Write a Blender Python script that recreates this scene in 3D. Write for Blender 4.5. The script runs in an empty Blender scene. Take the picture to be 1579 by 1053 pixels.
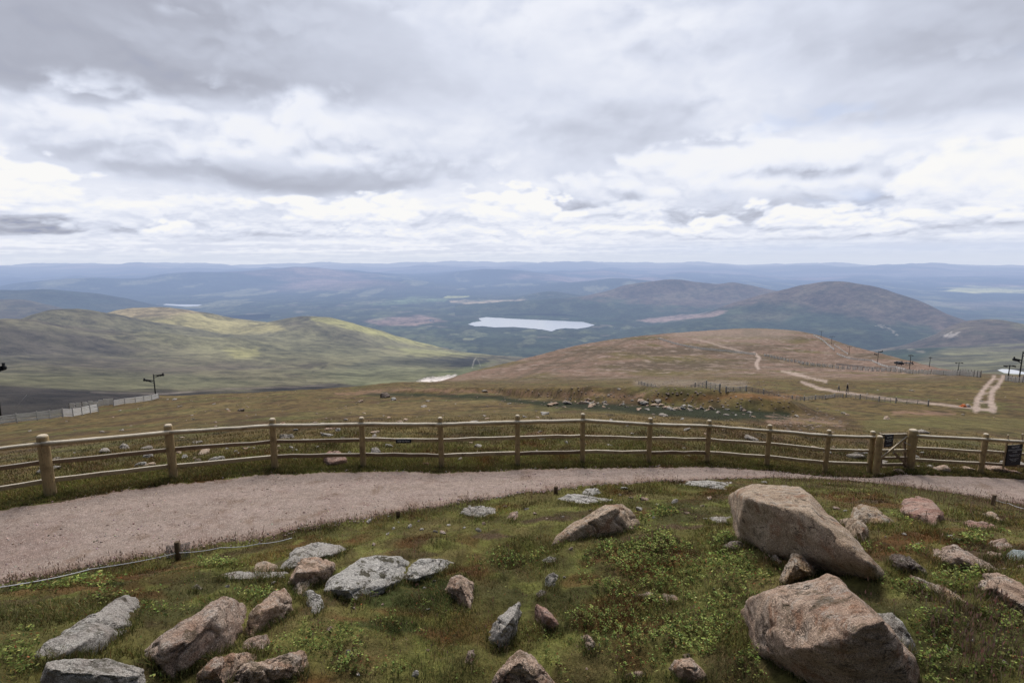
import bpy, bmesh, math, random
import numpy as np
from mathutils import Vector, Matrix

random.seed(7)
RNG = np.random.default_rng(11)
scene = bpy.context.scene
COL = scene.collection

# ------------------------------------------------------------------ camera
W0, H0, F0 = 1579.0, 1053.0, 840.0
CZ = 4.6
PITCH = math.radians(8.76)
CP, SP = math.cos(PITCH), math.sin(PITCH)

def ray(px, py):
    u = (np.asarray(px, float) - W0 / 2) / F0
    v = (H0 / 2 - np.asarray(py, float)) / F0
    return u, CP + v * SP, -SP + v * CP          # per unit of depth along the optical axis

def azel(px, py):
    dx, dy, dz = ray(px, py)
    return np.arctan2(dx, dy), dz / np.hypot(dx, dy)

def project(x, y, z):
    zz = z - CZ
    d = y * CP - zz * SP
    up = y * SP + zz * CP
    d = np.maximum(d, 1e-3)
    return W0 / 2 + F0 * x / d, H0 / 2 - F0 * up / d

def at(px, py, t):
    dx, dy, dz = ray(px, py)
    return Vector((float(dx * t), float(dy * t), float(CZ + dz * t)))

cam_d = bpy.data.cameras.new('camera')
cam = bpy.data.objects.new('camera', cam_d)
COL.objects.link(cam)
cam.location = (0, 0, CZ)
cam.rotation_euler = (math.pi / 2 - PITCH, 0, 0)
cam_d.sensor_width = 36.0
cam_d.lens = F0 / W0 * 36.0
cam_d.clip_start = 0.1
cam_d.clip_end = 200000
scene.camera = cam

# ------------------------------------------------------------------ noise (numpy gradient noise)
_P = np.random.default_rng(3).permutation(256)
_P = np.concatenate([_P, _P, _P])
_G = np.random.default_rng(4).normal(size=(256, 3))
_G /= np.linalg.norm(_G, axis=1)[:, None]

_A2 = np.random.default_rng(5).uniform(0, 2 * math.pi, 256)
_G2X = np.cos(_A2).astype(np.float32); _G2Y = np.sin(_A2).astype(np.float32)
_P8 = _P.astype(np.int32)

def perlin(x, y, z=None):
    if z is None:
        x = np.asarray(x); y = np.asarray(y)
        fx = np.floor(x); fy = np.floor(y)
        xi = fx.astype(np.int32) & 255; yi = fy.astype(np.int32) & 255
        xf = (x - fx).astype(np.float32); yf = (y - fy).astype(np.float32)
        u = xf * xf * xf * (xf * (xf * 6 - 15) + 10); v = yf * yf * yf * (yf * (yf * 6 - 15) + 10)
        pa = _P8[xi]; pb = _P8[xi + 1]
        h = _P8[pa + yi]; n00 = _G2X[h] * xf + _G2Y[h] * yf
        h = _P8[pb + yi]; n10 = _G2X[h] * (xf - 1) + _G2Y[h] * yf
        h = _P8[pa + yi + 1]; n01 = _G2X[h] * xf + _G2Y[h] * (yf - 1)
        h = _P8[pb + yi + 1]; n11 = _G2X[h] * (xf - 1) + _G2Y[h] * (yf - 1)
        a = n00 + u * (n10 - n00); b = n01 + u * (n11 - n01)
        return (a + v * (b - a)) * 1.45
    x = np.asarray(x, float); y = np.asarray(y, float); z = np.asarray(z, float)
    xi = np.floor(x).astype(int); yi = np.floor(y).astype(int); zi = np.floor(z).astype(int)
    xf, yf, zf = x - xi, y - yi, z - zi
    xi &= 255; yi &= 255; zi &= 255
    def fade(t): return t * t * t * (t * (t * 6 - 15) + 10)
    u, v, w = fade(xf), fade(yf), fade(zf)
    out = 0
    for i in (0, 1):
        for j in (0, 1):
            for k in (0, 1):
                h = _P[_P[_P[xi + i] + yi + j] + zi + k]
                g = _G[h]
                d = g[..., 0] * (xf - i) + g[..., 1] * (yf - j) + g[..., 2] * (zf - k)
                wt = (u if i else 1 - u) * (v if j else 1 - v) * (w if k else 1 - w)
                out = out + d * wt
    return out * 1.5

def fbm(x, y, z=None, o=4, g=0.5):
    s = 0; a = 1.0; n = 0; f = 1.0
    for i in range(o):
        s = s + a * perlin(x * f + 17.3 * i, y * f - 9.1 * i, None if z is None else z * f + 3.3 * i)
        n += a; a *= g; f *= 2.03
    return s / n * 1.3

def sstep(a, b, x):
    t = np.clip((x - a) / (b - a), 0, 1)
    return t * t * (3 - 2 * t)

def pchip(xk, yk, xq):
    xk = np.asarray(xk, float); yk = np.asarray(yk, float)
    h = np.diff(xk); dl = np.diff(yk) / h
    m = np.zeros(len(xk))
    if len(xk) == 2:
        m[:] = dl[0]
    else:
        w1 = 2 * h[1:] + h[:-1]; w2 = h[1:] + 2 * h[:-1]
        same = dl[:-1] * dl[1:] > 0
        with np.errstate(divide='ignore', invalid='ignore'):
            mm = (w1 + w2) / (w1 / dl[:-1] + w2 / dl[1:])
        m[1:-1] = np.where(same, mm, 0)
        m[0] = dl[0]; m[-1] = dl[-1]
    i = np.clip(np.searchsorted(xk, xq) - 1, 0, len(xk) - 2)
    t = (xq - xk[i]) / h[i]
    tc = np.clip(t, 0, 1)
    t2 = tc * tc; t3 = t2 * tc
    r = (2*t3 - 3*t2 + 1) * yk[i] + (t3 - 2*t2 + tc) * h[i] * m[i] + (-2*t3 + 3*t2) * yk[i+1] + (t3 - t2) * h[i] * m[i+1]
    return r

# ------------------------------------------------------------------ object helpers
def tag(o, label=None, cat=None, group=None, kind=None):
    if label: o['label'] = label
    if cat: o['category'] = cat
    if group: o['group'] = group
    if kind: o['kind'] = kind
    return o

def empty(name, loc, label=None, cat=None, group=None, rz=0):
    o = bpy.data.objects.new(name, None)
    COL.objects.link(o)
    o.location = loc; o.rotation_euler = (0, 0, rz)
    o.empty_display_size = 0.2
    return tag(o, label, cat, group)

def link(name, me, mat=None, parent=None):
    o = bpy.data.objects.new(name, me)
    if mat is not None and len(me.materials) == 0: me.materials.append(mat)
    COL.objects.link(o)
    if parent is not None: o.parent = parent
    return o

def np_mesh(name, verts, faces, smooth=True, color=None):
    """verts (n,3), faces (m,3|4) arrays of equal size"""
    me = bpy.data.meshes.new(name)
    verts = np.ascontiguousarray(verts, np.float32); faces = np.ascontiguousarray(faces, np.int32)
    k = faces.shape[1]; m = faces.shape[0]
    me.vertices.add(len(verts)); me.vertices.foreach_set('co', verts.ravel())
    me.loops.add(m * k); me.loops.foreach_set('vertex_index', faces.ravel())
    me.polygons.add(m)
    me.polygons.foreach_set('loop_start', np.arange(0, m * k, k, dtype=np.int32))
    me.polygons.foreach_set('loop_total', np.full(m, k, np.int32))
    if smooth: me.polygons.foreach_set('use_smooth', np.ones(m, bool))
    if color is not None:
        a = me.color_attributes.new('col', 'FLOAT_COLOR', 'POINT')
        c = np.ones((len(verts), 4), np.float32); c[:, :3] = color
        a.data.foreach_set('color', c.ravel())
    me.update(calc_edges=True)
    me.validate()
    return me

def grid_faces(nu, nv):
    i = np.arange((nu - 1) * (nv - 1))
    a = (i // (nv - 1)) * nv + i % (nv - 1)
    return np.stack([a, a + nv, a + nv + 1, a + 1], 1)

class MB:
    """collects simple solids into one mesh"""
    def __init__(self): self.v = []; self.f = []; self.smooth = []
    def add(self, vs, fs, smooth=False):
        n = len(self.v)
        self.v += [tuple(p) for p in vs]
        self.f += [tuple(i + n for i in f) for f in fs]
        self.smooth += [smooth] * len(fs)
        return self
    def box(self, c, s, M=None):
        vs = [Vector((c[0] + a * s[0] / 2, c[1] + b * s[1] / 2, c[2] + d * s[2] / 2)) for a in (-1, 1) for b in (-1, 1) for d in (-1, 1)]
        if M is not None: vs = [M @ p for p in vs]
        return self.add(vs, [(0, 1, 3, 2), (4, 6, 7, 5), (0, 4, 5, 1), (2, 3, 7, 6), (0, 2, 6, 4), (1, 5, 7, 3)])
    def bar(self, a, b, w, h, up=(0, 0, 1)):
        a = Vector(a); b = Vector(b); d = (b - a).normalized(); u = Vector(up)
        s = d.cross(u).normalized(); u = s.cross(d).normalized()
        vs = []
        for p in (a, b):
            for x, y in ((-1, -1), (1, -1), (1, 1), (-1, 1)):
                vs.append(p + s * x * w / 2 + u * y * h / 2)
        return self.add(vs, [(0, 1, 2, 3)[::-1], (4, 5, 6, 7), (0, 1, 5, 4), (1, 2, 6, 5), (2, 3, 7, 6), (3, 0, 4, 7)])
    def tube(self, pts, rad, n=8, cap=True, jitter=0.0):
        pts = [Vector(p) for p in pts]
        if not hasattr(rad, '__len__'): rad = [rad] * len(pts)
        rings = []; ref = None
        for i, p in enumerate(pts):
            d = (pts[min(i + 1, len(pts) - 1)] - pts[max(i - 1, 0)]).normalized()
            if ref is None:
                ref = Vector((1, 0, 0)) if abs(d.x) < 0.8 else Vector((0, 1, 0))
            s = (ref - d * ref.dot(d)).normalized(); u = d.cross(s); ref = s
            rings.append([p + (s * math.cos(2 * math.pi * k / n) + u * math.sin(2 * math.pi * k / n)) * rad[i] * (1 + random.uniform(-jitter, jitter)) for k in range(n)])
        vs = [q for r in rings for q in r]; fs = []
        for i in range(len(rings) - 1):
            for k in range(n):
                fs.append((i * n + k, i * n + (k + 1) % n, (i + 1) * n + (k + 1) % n, (i + 1) * n + k))
        self.add(vs, fs, True)
        if cap:
            m = len(self.v) - len(vs)
            self.f.append(tuple(m + k for k in reversed(range(n)))); self.smooth.append(False)
            self.f.append(tuple(m + (len(rings) - 1) * n + k for k in range(n))); self.smooth.append(False)
        return self
    def build(self, name, mat, parent=None, origin=None):
        me = bpy.data.meshes.new(name)
        o = Vector(origin) if origin is not None else Vector((0, 0, 0))
        me.from_pydata([tuple(Vector(p) - o) for p in self.v], [], self.f)
        me.polygons.foreach_set('use_smooth', self.smooth)
        me.update()
        ob = link(name, me, mat, parent)
        return ob

# ------------------------------------------------------------------ shader helpers
class NT:
    def __init__(self, nt): self.nt = nt; self.n = nt.nodes; self.l = nt.links
    def new(self, t, **kw):
        nd = self.n.new(t)
        for k, v in kw.items(): setattr(nd, k, v)
        return nd
    def put(self, sock, v):
        if isinstance(v, bpy.types.NodeSocket): self.l.new(v, sock)
        elif v is not None:
            if sock.type in ('RGBA',) and len(v) == 3: v = (*v, 1)
            sock.default_value = v
    def m(self, op, a, b=None, c=None, clamp=False):
        nd = self.new('ShaderNodeMath', operation=op, use_clamp=clamp)
        self.put(nd.inputs[0], a)
        if b is not None: self.put(nd.inputs[1], b)
        if c is not None: self.put(nd.inputs[2], c)
        return nd.outputs[0]
    def vm(self, op, a, b=None, s=None):
        nd = self.new('ShaderNodeVectorMath', operation=op)
        self.put(nd.inputs[0], a)
        if b is not None: self.put(nd.inputs[1], b)
        if s is not None: self.put(nd.inputs['Scale'], s)
        return nd.outputs['Value'] if op in ('LENGTH', 'DOT_PRODUCT') else nd.outputs[0]
    def noise(self, vec, scale, detail=4, rough=0.55, dist=0.0, color=False):
        nd = self.new('ShaderNodeTexNoise')
        self.put(nd.inputs['Vector'], vec)
        nd.inputs['Scale'].default_value = scale; nd.inputs['Detail'].default_value = detail
        nd.inputs['Roughness'].default_value = rough; nd.inputs['Distortion'].default_value = dist
        return nd.outputs['Color'] if color else nd.outputs['Fac']
    def voro(self, vec, scale, feature='F1', out='Distance'):
        nd = self.new('ShaderNodeTexVoronoi', feature=feature)
        self.put(nd.inputs['Vector'], vec); nd.inputs['Scale'].default_value = scale
        return nd.outputs[out]
    def mix(self, f, a, b, mode='MIX'):
        nd = self.new('ShaderNodeMix', data_type='RGBA', blend_type=mode)
        self.put(nd.inputs[0], f); self.put(nd.inputs[6], a); self.put(nd.inputs[7], b)
        return nd.outputs[2]
    def map(self, v, a, b, c=0.0, d=1.0, smooth=True):
        nd = self.new('ShaderNodeMapRange')
        if smooth: nd.interpolation_type = 'SMOOTHSTEP'
        for i, q in enumerate((v, a, b, c, d)): self.put(nd.inputs[i], q)
        return nd.outputs[0]
    def ramp(self, v, stops):
        nd = self.new('ShaderNodeValToRGB')
        e = nd.color_ramp.elements
        while len(e) > 1: e.remove(e[-1])
        for i, (p, c) in enumerate(stops):
            q = e[0] if i == 0 else e.new(p)
            q.position = p; q.color = (*c, 1) if len(c) == 3 else c
        self.put(nd.inputs[0], v)
        return nd.outputs[0]
    def bump(self, h, strength=0.5, dist=0.02):
        nd = self.new('ShaderNodeBump')
        nd.inputs['Strength'].default_value = strength; nd.inputs['Distance'].default_value = dist
        self.put(nd.inputs['Height'], h)
        return nd.outputs[0]
    def attr(self, name='col'):
        return self.new('ShaderNodeAttribute', attribute_name=name).outputs['Color']
    def pos(self):
        return self.new('ShaderNodeNewGeometry').outputs['Position']

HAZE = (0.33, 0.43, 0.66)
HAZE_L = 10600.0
def new_mat(name):
    m = bpy.data.materials.new(name); m.use_nodes = True
    m.node_tree.nodes.clear()
    return m, NT(m.node_tree)

def finish(T, color, rough=0.9, normal=None, spec=0.2, haze=False, extra=None):
    p = T.new('ShaderNodeBsdfPrincipled')
    T.put(p.inputs['Base Color'], color); T.put(p.inputs['Roughness'], rough)
    p.inputs['Specular IOR Level'].default_value = spec
    if normal is not None: T.put(p.inputs['Normal'], normal)
    if extra:
        for k, v in extra.items(): T.put(p.inputs[k], v)
    out = T.new('ShaderNodeOutputMaterial')
    sh = p.outputs[0]
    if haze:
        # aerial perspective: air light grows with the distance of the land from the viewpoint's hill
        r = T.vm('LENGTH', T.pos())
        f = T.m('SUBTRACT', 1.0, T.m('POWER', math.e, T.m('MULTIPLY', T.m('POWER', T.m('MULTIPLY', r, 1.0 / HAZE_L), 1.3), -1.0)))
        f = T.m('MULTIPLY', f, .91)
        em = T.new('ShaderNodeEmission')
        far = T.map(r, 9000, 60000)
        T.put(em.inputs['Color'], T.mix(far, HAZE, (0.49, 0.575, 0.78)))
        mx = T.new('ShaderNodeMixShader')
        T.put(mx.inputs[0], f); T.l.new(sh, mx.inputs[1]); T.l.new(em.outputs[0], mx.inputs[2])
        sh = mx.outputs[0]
    T.l.new(sh, out.inputs['Surface'])

def simple_mat(name, c, rough=0.8, var=0.25, scale=20.0, haze=False, spec=0.2, metallic=0.0):
    m, T = new_mat(name)
    n = T.noise(T.pos(), scale, 5)
    col = T.mix(n, tuple(q * (1 - var) for q in c), tuple(min(1, q * (1 + var)) for q in c))
    finish(T, col, rough, None, spec, haze, {'Metallic': metallic})
    return m

# ------------------------------------------------------------------ near ground: profile lines (pixel x, pixel y, horizontal range)
AZ0, AZ1 = math.radians(-64), math.radians(64)
NAZ = 1150
AZ = np.linspace(AZ0, AZ1, NAZ)

def line(pts, az=AZ):
    """profile line -> (range, height) over azimuth"""
    p = np.array(pts, float)
    xs = np.linspace(p[0, 0], p[-1, 0], 400)
    ys = pchip(p[:, 0], p[:, 1], xs); rs = pchip(p[:, 0], p[:, 2], xs)
    a, tn = azel(xs, ys)
    i = np.argsort(a)
    return np.interp(az, a[i], rs[i]), np.interp(az, a[i], (CZ + rs * tn)[i])

def line_t(pts, az=AZ):
    """as line(), third number = depth along the optical axis"""
    q = []
    for x, y, t in pts:
        dx, dy, dz = ray(x, y)
        q.append((x, y, t * math.hypot(dx, dy)))
    return line(q, az)

POSTS = [(-150, 692, 802, 9.4), (78, 668, 763, 10.2), (268, 652, 737, 11.3), (424, 643, 722, 12.0), (560, 641, 718, 12.3), (681, 640, 719, 12.4),
         (798, 637, 715, 12.5), (898, 635, 713, 12.7), (1000, 641, 712, 13.3), (1090, 644, 712, 13.8), (1182, 651, 717, 14.2),
         (1272, 658, 726, 14.4), (1340, 660, 728, 14.6), (1351, 664, 729, 14.4), (1402, 659, 723, 14.8), (1512, 665, 727, 15.3), (1625, 672, 733, 15.8)]
fr, fz = line_t([(-700, 900, 7.4), (-400, 850, 8.4)] + [(x, yb, t) for x, yt, yb, t in POSTS if x != 1351] + [(1800, 745, 16.4), (2300, 770, 17.5)])
# path near edge: ranges fall on the same plane as the fence foot
zslope = lambda x: np.where(x > 0, -0.115 * np.maximum(x - 0.8, 0), 0.0)
def plane_r(px, py):
    t = 10.0
    dx, dy, dz = ray(px, py)
    for _ in range(30):
        z = float(zslope(dx * t)); t = 0.5 * t + 0.5 * (z - CZ) / dz
    return float(t * math.hypot(dx, dy))
EDGE = [(-900, 1200), (-400, 1010), (-100, 930), (0, 905), (100, 884), (200, 866), (300, 849), (400, 831), (500, 812), (613, 792), (700, 778), (780, 766), (857, 756),
        (950, 748), (1050, 742), (1200, 738), (1300, 741), (1380, 749), (1460, 760), (1531, 772), (1600, 782), (1800, 815), (2300, 900)]
er, ez = line([(x, y, plane_r(x, y)) for x, y in EDGE])
b0r, b0z = np.full(NAZ, 0.4), np.full(NAZ, 1.05)
b1r, b1z = np.full(NAZ, 2.4), np.full(NAZ, 0.85)
b2r, b2z = line([(-900, 1075, 4.8), (0, 1053, 5.0), (400, 1053, 4.7), (800, 1053, 4.45), (1300, 1053, 4.4), (1579, 1053, 4.9), (2400, 1080, 5.6)])
b3r = 0.55 * er + 0.45 * b2r
b3z = 0.45 * ez + 0.55 * b2z + 0.06
k0r = np.minimum(fr - 0.32, fr * 0.975); k0z = fz.copy()
sl = np.interp(AZ, np.radians([-60, -45, -20, 0, 20, 45, 60]), [0.2, 0.21, 0.225, 0.225, 0.2, 0.165, 0.16])
k1r = fr + 2.2; k1z = fz - 0.30
k2r = fr + 22; k2z = fz - sl * 21.5
k3r = np.full(NAZ, 76.0); k3z = fz - sl * (76 - fr) + 0.4
# skyline of the near slope on the left, saddle on the right
k4r, k4z = line([(-900, 760, 90), (-100, 664, 110), (0, 651, 115), (120, 632, 125), (245, 613, 135), (330, 611, 138), (400, 609, 140), (540, 600, 150), (620, 591, 160), (700, 588, 170),
                 (800, 585, 180), (1000, 575, 220), (1160, 566, 260), (1300, 569, 280), (1400, 573, 260), (1480, 575, 230), (1579, 580, 190), (1800, 592, 160), (2400, 630, 120)])
k5r, k5z = line([(-900, 775, 120), (-100, 700, 150), (0, 690, 155), (120, 672, 165), (245, 655, 180), (400, 650, 190), (540, 635, 205), (640, 604, 220), (700, 583, 235), (720, 576, 260), (800, 556, 330),
                 (900, 531, 420), (1000, 517, 520), (1080, 511, 620), (1160, 507, 700), (1220, 510, 690), (1260, 517, 640), (1300, 530, 540), (1360, 546, 430), (1400, 556, 365), (1480, 574, 268),
                 (1579, 584, 225), (1800, 605, 190), (2400, 640, 150)])
k6r = k5r * 1.25; k6z = k5z - 0.36 * (k6r - k5r)
k7r = k5r * 2.4; k7z = k6z - 0.5 * (k7r - k6r)
k8r = np.full(NAZ, 2400.0); k8z = np.full(NAZ, -780.0)
KR = np.stack([b0r, b1r, b2r, b3r, er, k0r, k1r, k2r, k3r, k4r, k5r, k6r, k7r, k8r], 1)
KZ = np.stack([b0z, b1z, b2z, b3z, ez, k0z, k1z, k2z, k3z, k4z, k5z, k6z, k7z, k8z], 1)
KA = np.array([.02, .05, .12, .11, .012, .012, .05, .16, .30, .45, .8, 1.5, 4, 8])
RR = np.concatenate([np.geomspace(0.4, 3.8, 40, endpoint=False), np.geomspace(3.8, 20, 330, endpoint=False), np.geomspace(20, 120, 170, endpoint=False),
                     np.geomspace(120, 760, 190, endpoint=False), np.geomspace(760, 2400, 40)])
NR = len(RR)
ZT = np.empty((NAZ, NR)); AT = np.empty((NAZ, NR))
for i in range(NAZ):
    ZT[i] = pchip(KR[i], KZ[i], RR); AT[i] = np.interp(RR, KR[i], KA)
LR = np.log(RR)

def _bil(T, x, y):
    r = np.clip(np.hypot(x, y), RR[0], RR[-1] * 0.999); a = np.clip(np.arctan2(x, y), AZ0, AZ1 - 1e-6)
    fi = (a - AZ0) / (AZ1 - AZ0) * (NAZ - 1); i = np.minimum(fi.astype(int), NAZ - 2); fi = fi - i
    j = np.clip(np.searchsorted(RR, r) - 1, 0, NR - 2); fj = (np.log(r) - LR[j]) / (LR[j + 1] - LR[j])
    return (T[i, j] * (1 - fi) + T[i + 1, j] * fi) * (1 - fj) + (T[i, j + 1] * (1 - fi) + T[i + 1, j + 1] * fi) * fj

BANK = None
def gz(x, y, base=False):
    x = np.asarray(x, float); y = np.asarray(y, float)
    z = _bil(ZT, x, y)
    if base: return z
    a = _bil(AT, x, y); r = np.hypot(x, y)
    s = np.clip(r / 14.0, 0.55, 12)
    lr = np.log2(s); k = np.floor(lr); f = lr - k
    n = 0
    for kk, w in ((k, 1 - f), (k + 1, f)):
        sc = 1.0 / (0.9 * 2.0 ** kk)
        n = n + w * fbm(x * sc + 31 * kk, y * sc - 17 * kk, o=4, g=.5)
    return z + a * n * 0.95 + bank(x, y)

def bank(x, y):
    """peat bank and boulder line across the slope below the fence"""
    if BANK is None: return 0.0
    a = np.arctan2(x, y); r = np.hypot(x, y)
    rb = np.interp(a, BANK[0], BANK[1]); w = np.interp(a, BANK[0], BANK[2])
    d = r - rb + 1.2 * fbm(x * .25, y * .25, o=2)
    return w * (sstep(-1.6, 0.6, d) * (1 - sstep(3, 16, d)))

def ground_hit(px, py, tmax=1200.0):
    dx, dy, dz = [float(q) for q in ray(px, py)]
    t = np.geomspace(2.0, tmax, 1500)
    h = CZ + dz * t - gz(dx * t, dy * t)
    k = np.argmax(h < 0)
    if h[k] >= 0: return None
    lo, hi = t[max(k - 1, 0)], t[k]
    tt = np.linspace(lo, hi, 40); h = CZ + dz * tt - gz(dx * tt, dy * tt)
    k = int(np.argmax(h < 0)); return float(tt[k])

def on_ground(px, py, sink=0.0, tmax=1200.0):
    t = ground_hit(px, py, tmax)
    if t is None: t = 300.0
    p = at(px, py, t); p.z -= sink
    return p
def gpt(x, y, dz=0.0): return Vector((x, y, float(gz(np.array([x]), np.array([y]))[0]) + dz))

_bx = [(560, 603), (640, 606), (760, 606), (800, 612), (900, 618), (1000, 622), (1100, 628), (1160, 632), (1215, 637), (1260, 640)]
_bw = [0.0, .5, .6, .8, 1.0, 1.1, 1.1, 1.0, .7, 0.0]
_ba, _br = [], []
for (x, y) in _bx:
    p = on_ground(x, y); _ba.append(math.atan2(p.x, p.y)); _br.append(math.hypot(p.x, p.y))
BANK = (np.array(_ba), np.array(_br), np.array(_bw))
_A, _R = np.meshgrid(AZ, RR, indexing='ij')
ZF = gz((_R * np.sin(_A)).ravel(), (_R * np.cos(_A)).ravel()).reshape(_R.shape)
def gz(x, y, base=False):
    return _bil(ZF, np.asarray(x, float), np.asarray(y, float))

# polygons painted with soft, ragged borders (ground cover, and painted sun or cloud shade on the left hills)
def poly_sd(px, py, poly):
    P = np.array(poly, float); n = len(P)
    d = np.full(px.shape, 1e12); ins = np.zeros(px.shape, bool)
    for i in range(n):
        a = P[i]; b = P[(i + 1) % n]; e = b - a
        wx = px - a[0]; wy = py - a[1]
        t = np.clip((wx * e[0] + wy * e[1]) / (e @ e + 1e-9), 0, 1)
        d = np.minimum(d, (wx - e[0] * t) ** 2 + (wy - e[1] * t) ** 2)
        c = ((a[1] > py) != (b[1] > py)) & (px < (b[0] - a[0]) * (py - a[1]) / (b[1] - a[1] + 1e-12) + a[0])
        ins ^= c
    d = np.sqrt(d)
    return np.where(ins, d, -d)

def strip_d(px, py, pts):
    d = np.full(px.shape, 1e12)
    P = np.array(pts, float)
    for i in range(len(P) - 1):
        a = P[i, :2]; b = P[i + 1, :2]; e = b - a
        wx = px - a[0]; wy = py - a[1]
        t = np.clip((wx * e[0] + wy * e[1]) / (e @ e + 1e-9), 0, 1)
        w = P[i, 2] * (1 - t) + P[i + 1, 2] * t
        d = np.minimum(d, np.hypot(wx - e[0] * t, (wy - e[1] * t)) - w)
    return -d

def lerp(c, d, w): return c * (1 - w[..., None]) + np.asarray(d) * w[..., None]

# plant mix over the near ground: 0..1 masks
def cover(x, y):
    n1 = fbm(x * .55 + 3, y * .55, o=4); n2 = fbm(x * .9 - 40, y * .9 + 11, o=4); n3 = fbm(x * .35 + 90, y * .4 - 7, o=3)
    n4 = fbm(x * 1.7 + 9, y * 1.7 + 70, o=3)
    return n1, n2, n3, n4

def ground_color(x, y):
    r = np.hypot(x, y); n1, n2, n3, n4 = cover(x, y)
    n5 = fbm(x * 1.1 + 200, y * 1.1 + 30, o=4)
    c = np.zeros(x.shape + (3,)) + np.array([.120, .110, .034])
    c = lerp(c, [.128, .104, .040], sstep(-.1, .4, n2))
    c = lerp(c, [.105, .050, .019], sstep(.05, .42, n1) * .9)
    c = lerp(c, [.050, .050, .018], sstep(.05, .5, n3) * .75)
    c = lerp(c, [.175, .180, .050], sstep(.12, .45, n4) * .65)
    c = lerp(c, [.060, .040, .022], sstep(.22, .5, n5) * .7)
    # rusty moss, bare peat and lush hollows where they lie on the mound
    px, py = project(x, y, np.full_like(x, .35)); nn = .55 * n4 + .45 * n5
    def spot(L, col, amt):
        nonlocal c
        m = np.zeros_like(x)
        for cx, cy, sx, sy in L: m = np.maximum(m, np.exp(-(((px - cx) / sx) ** 2 + ((py - cy) / sy) ** 2)))
        c = lerp(c, col, sstep(.30, .75, m + .5 * nn) * amt * (r < 16))
    spot([(960, 985, 75, 26), (925, 1015, 60, 20), (225, 985, 45, 16), (110, 965, 80, 22), (40, 975, 60, 25), (715, 905, 45, 14), (940, 895, 50, 9), (1190, 880, 55, 12), (1350, 792, 80, 12), (1480, 868, 60, 9), (560, 1010, 60, 16), (680, 1025, 50, 14), (300, 868, 70, 9), (1000, 1040, 60, 16), (900, 930, 40, 12), (620, 985, 60, 12)], [.120, .062, .026], .7)
    spot([(965, 850, 60, 9), (1050, 830, 60, 8), (760, 834, 40, 7), (1520, 945, 70, 30), (1490, 990, 60, 26), (1345, 775, 50, 7), (1250, 900, 40, 10), (1560, 800, 60, 14), (840, 800, 50, 7), (1440, 820, 60, 8)], [.085, .055, .036], .85)
    spot([(620, 960, 95, 34), (690, 940, 60, 26), (590, 1015, 70, 18), (1115, 872, 45, 14), (650, 925, 60, 14), (1190, 1030, 70, 20), (340, 1030, 40, 14), (1290, 905, 70, 10), (170, 950, 40, 10)], [.040, .052, .016], .85)
    # the open slope below the fence: tawny moor grass
    far = sstep(11, 20, r)
    m1 = fbm(x * .12, y * .12, o=5); m2 = fbm(x * .3 + 50, y * .3, o=5); m3 = fbm(x * .06 + 7, y * .06 + 3, o=4); m4 = fbm(x * 1.1, y * 1.1 + 8, o=4)
    f = np.zeros_like(c) + np.array([.118, .086, .036])
    f = lerp(f, [.098, .090, .034], sstep(-.05, .4, m1))
    f = lerp(f, [.074, .046, .026], sstep(-.05, .35, m2) * .8)
    f = lerp(f, [.160, .122, .054], sstep(.1, .5, m3) * .6)
    f = lerp(f, [.044, .036, .018], sstep(.0, .4, m4) * .75)
    c = lerp(c, f * np.array([.92, .89, .88]), far)
    # the ridge: stony, pinkish brown heather ground
    k = sstep(120, 230, r)
    q1 = fbm(x * .02, y * .02, o=5); q2 = fbm(x * .006 + y * .003, y * .02 - x * .01, o=5); q3 = fbm(x * .09, y * .09, o=4)
    q4 = fbm(x * .25, y * .25 + 5, o=4)
    g = np.zeros_like(c) + np.array([.172, .113, .085])
    g = lerp(g, [.110, .086, .036], sstep(-.05, .35, q1))
    g = lerp(g, [.075, .056, .036], sstep(-.05, .35, q2) * .8)
    g = lerp(g, [.24, .18, .145], sstep(.15, .5, q3) * .6)
    g = lerp(g, [.055, .042, .028], sstep(.05, .45, q4) * .6)
    g = lerp(g, [.30, .235, .20], sstep(.25, .55, fbm(x * .14 + 70, y * .3, o=5)) * .55)
    c = lerp(c, g, k)
    return c

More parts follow.
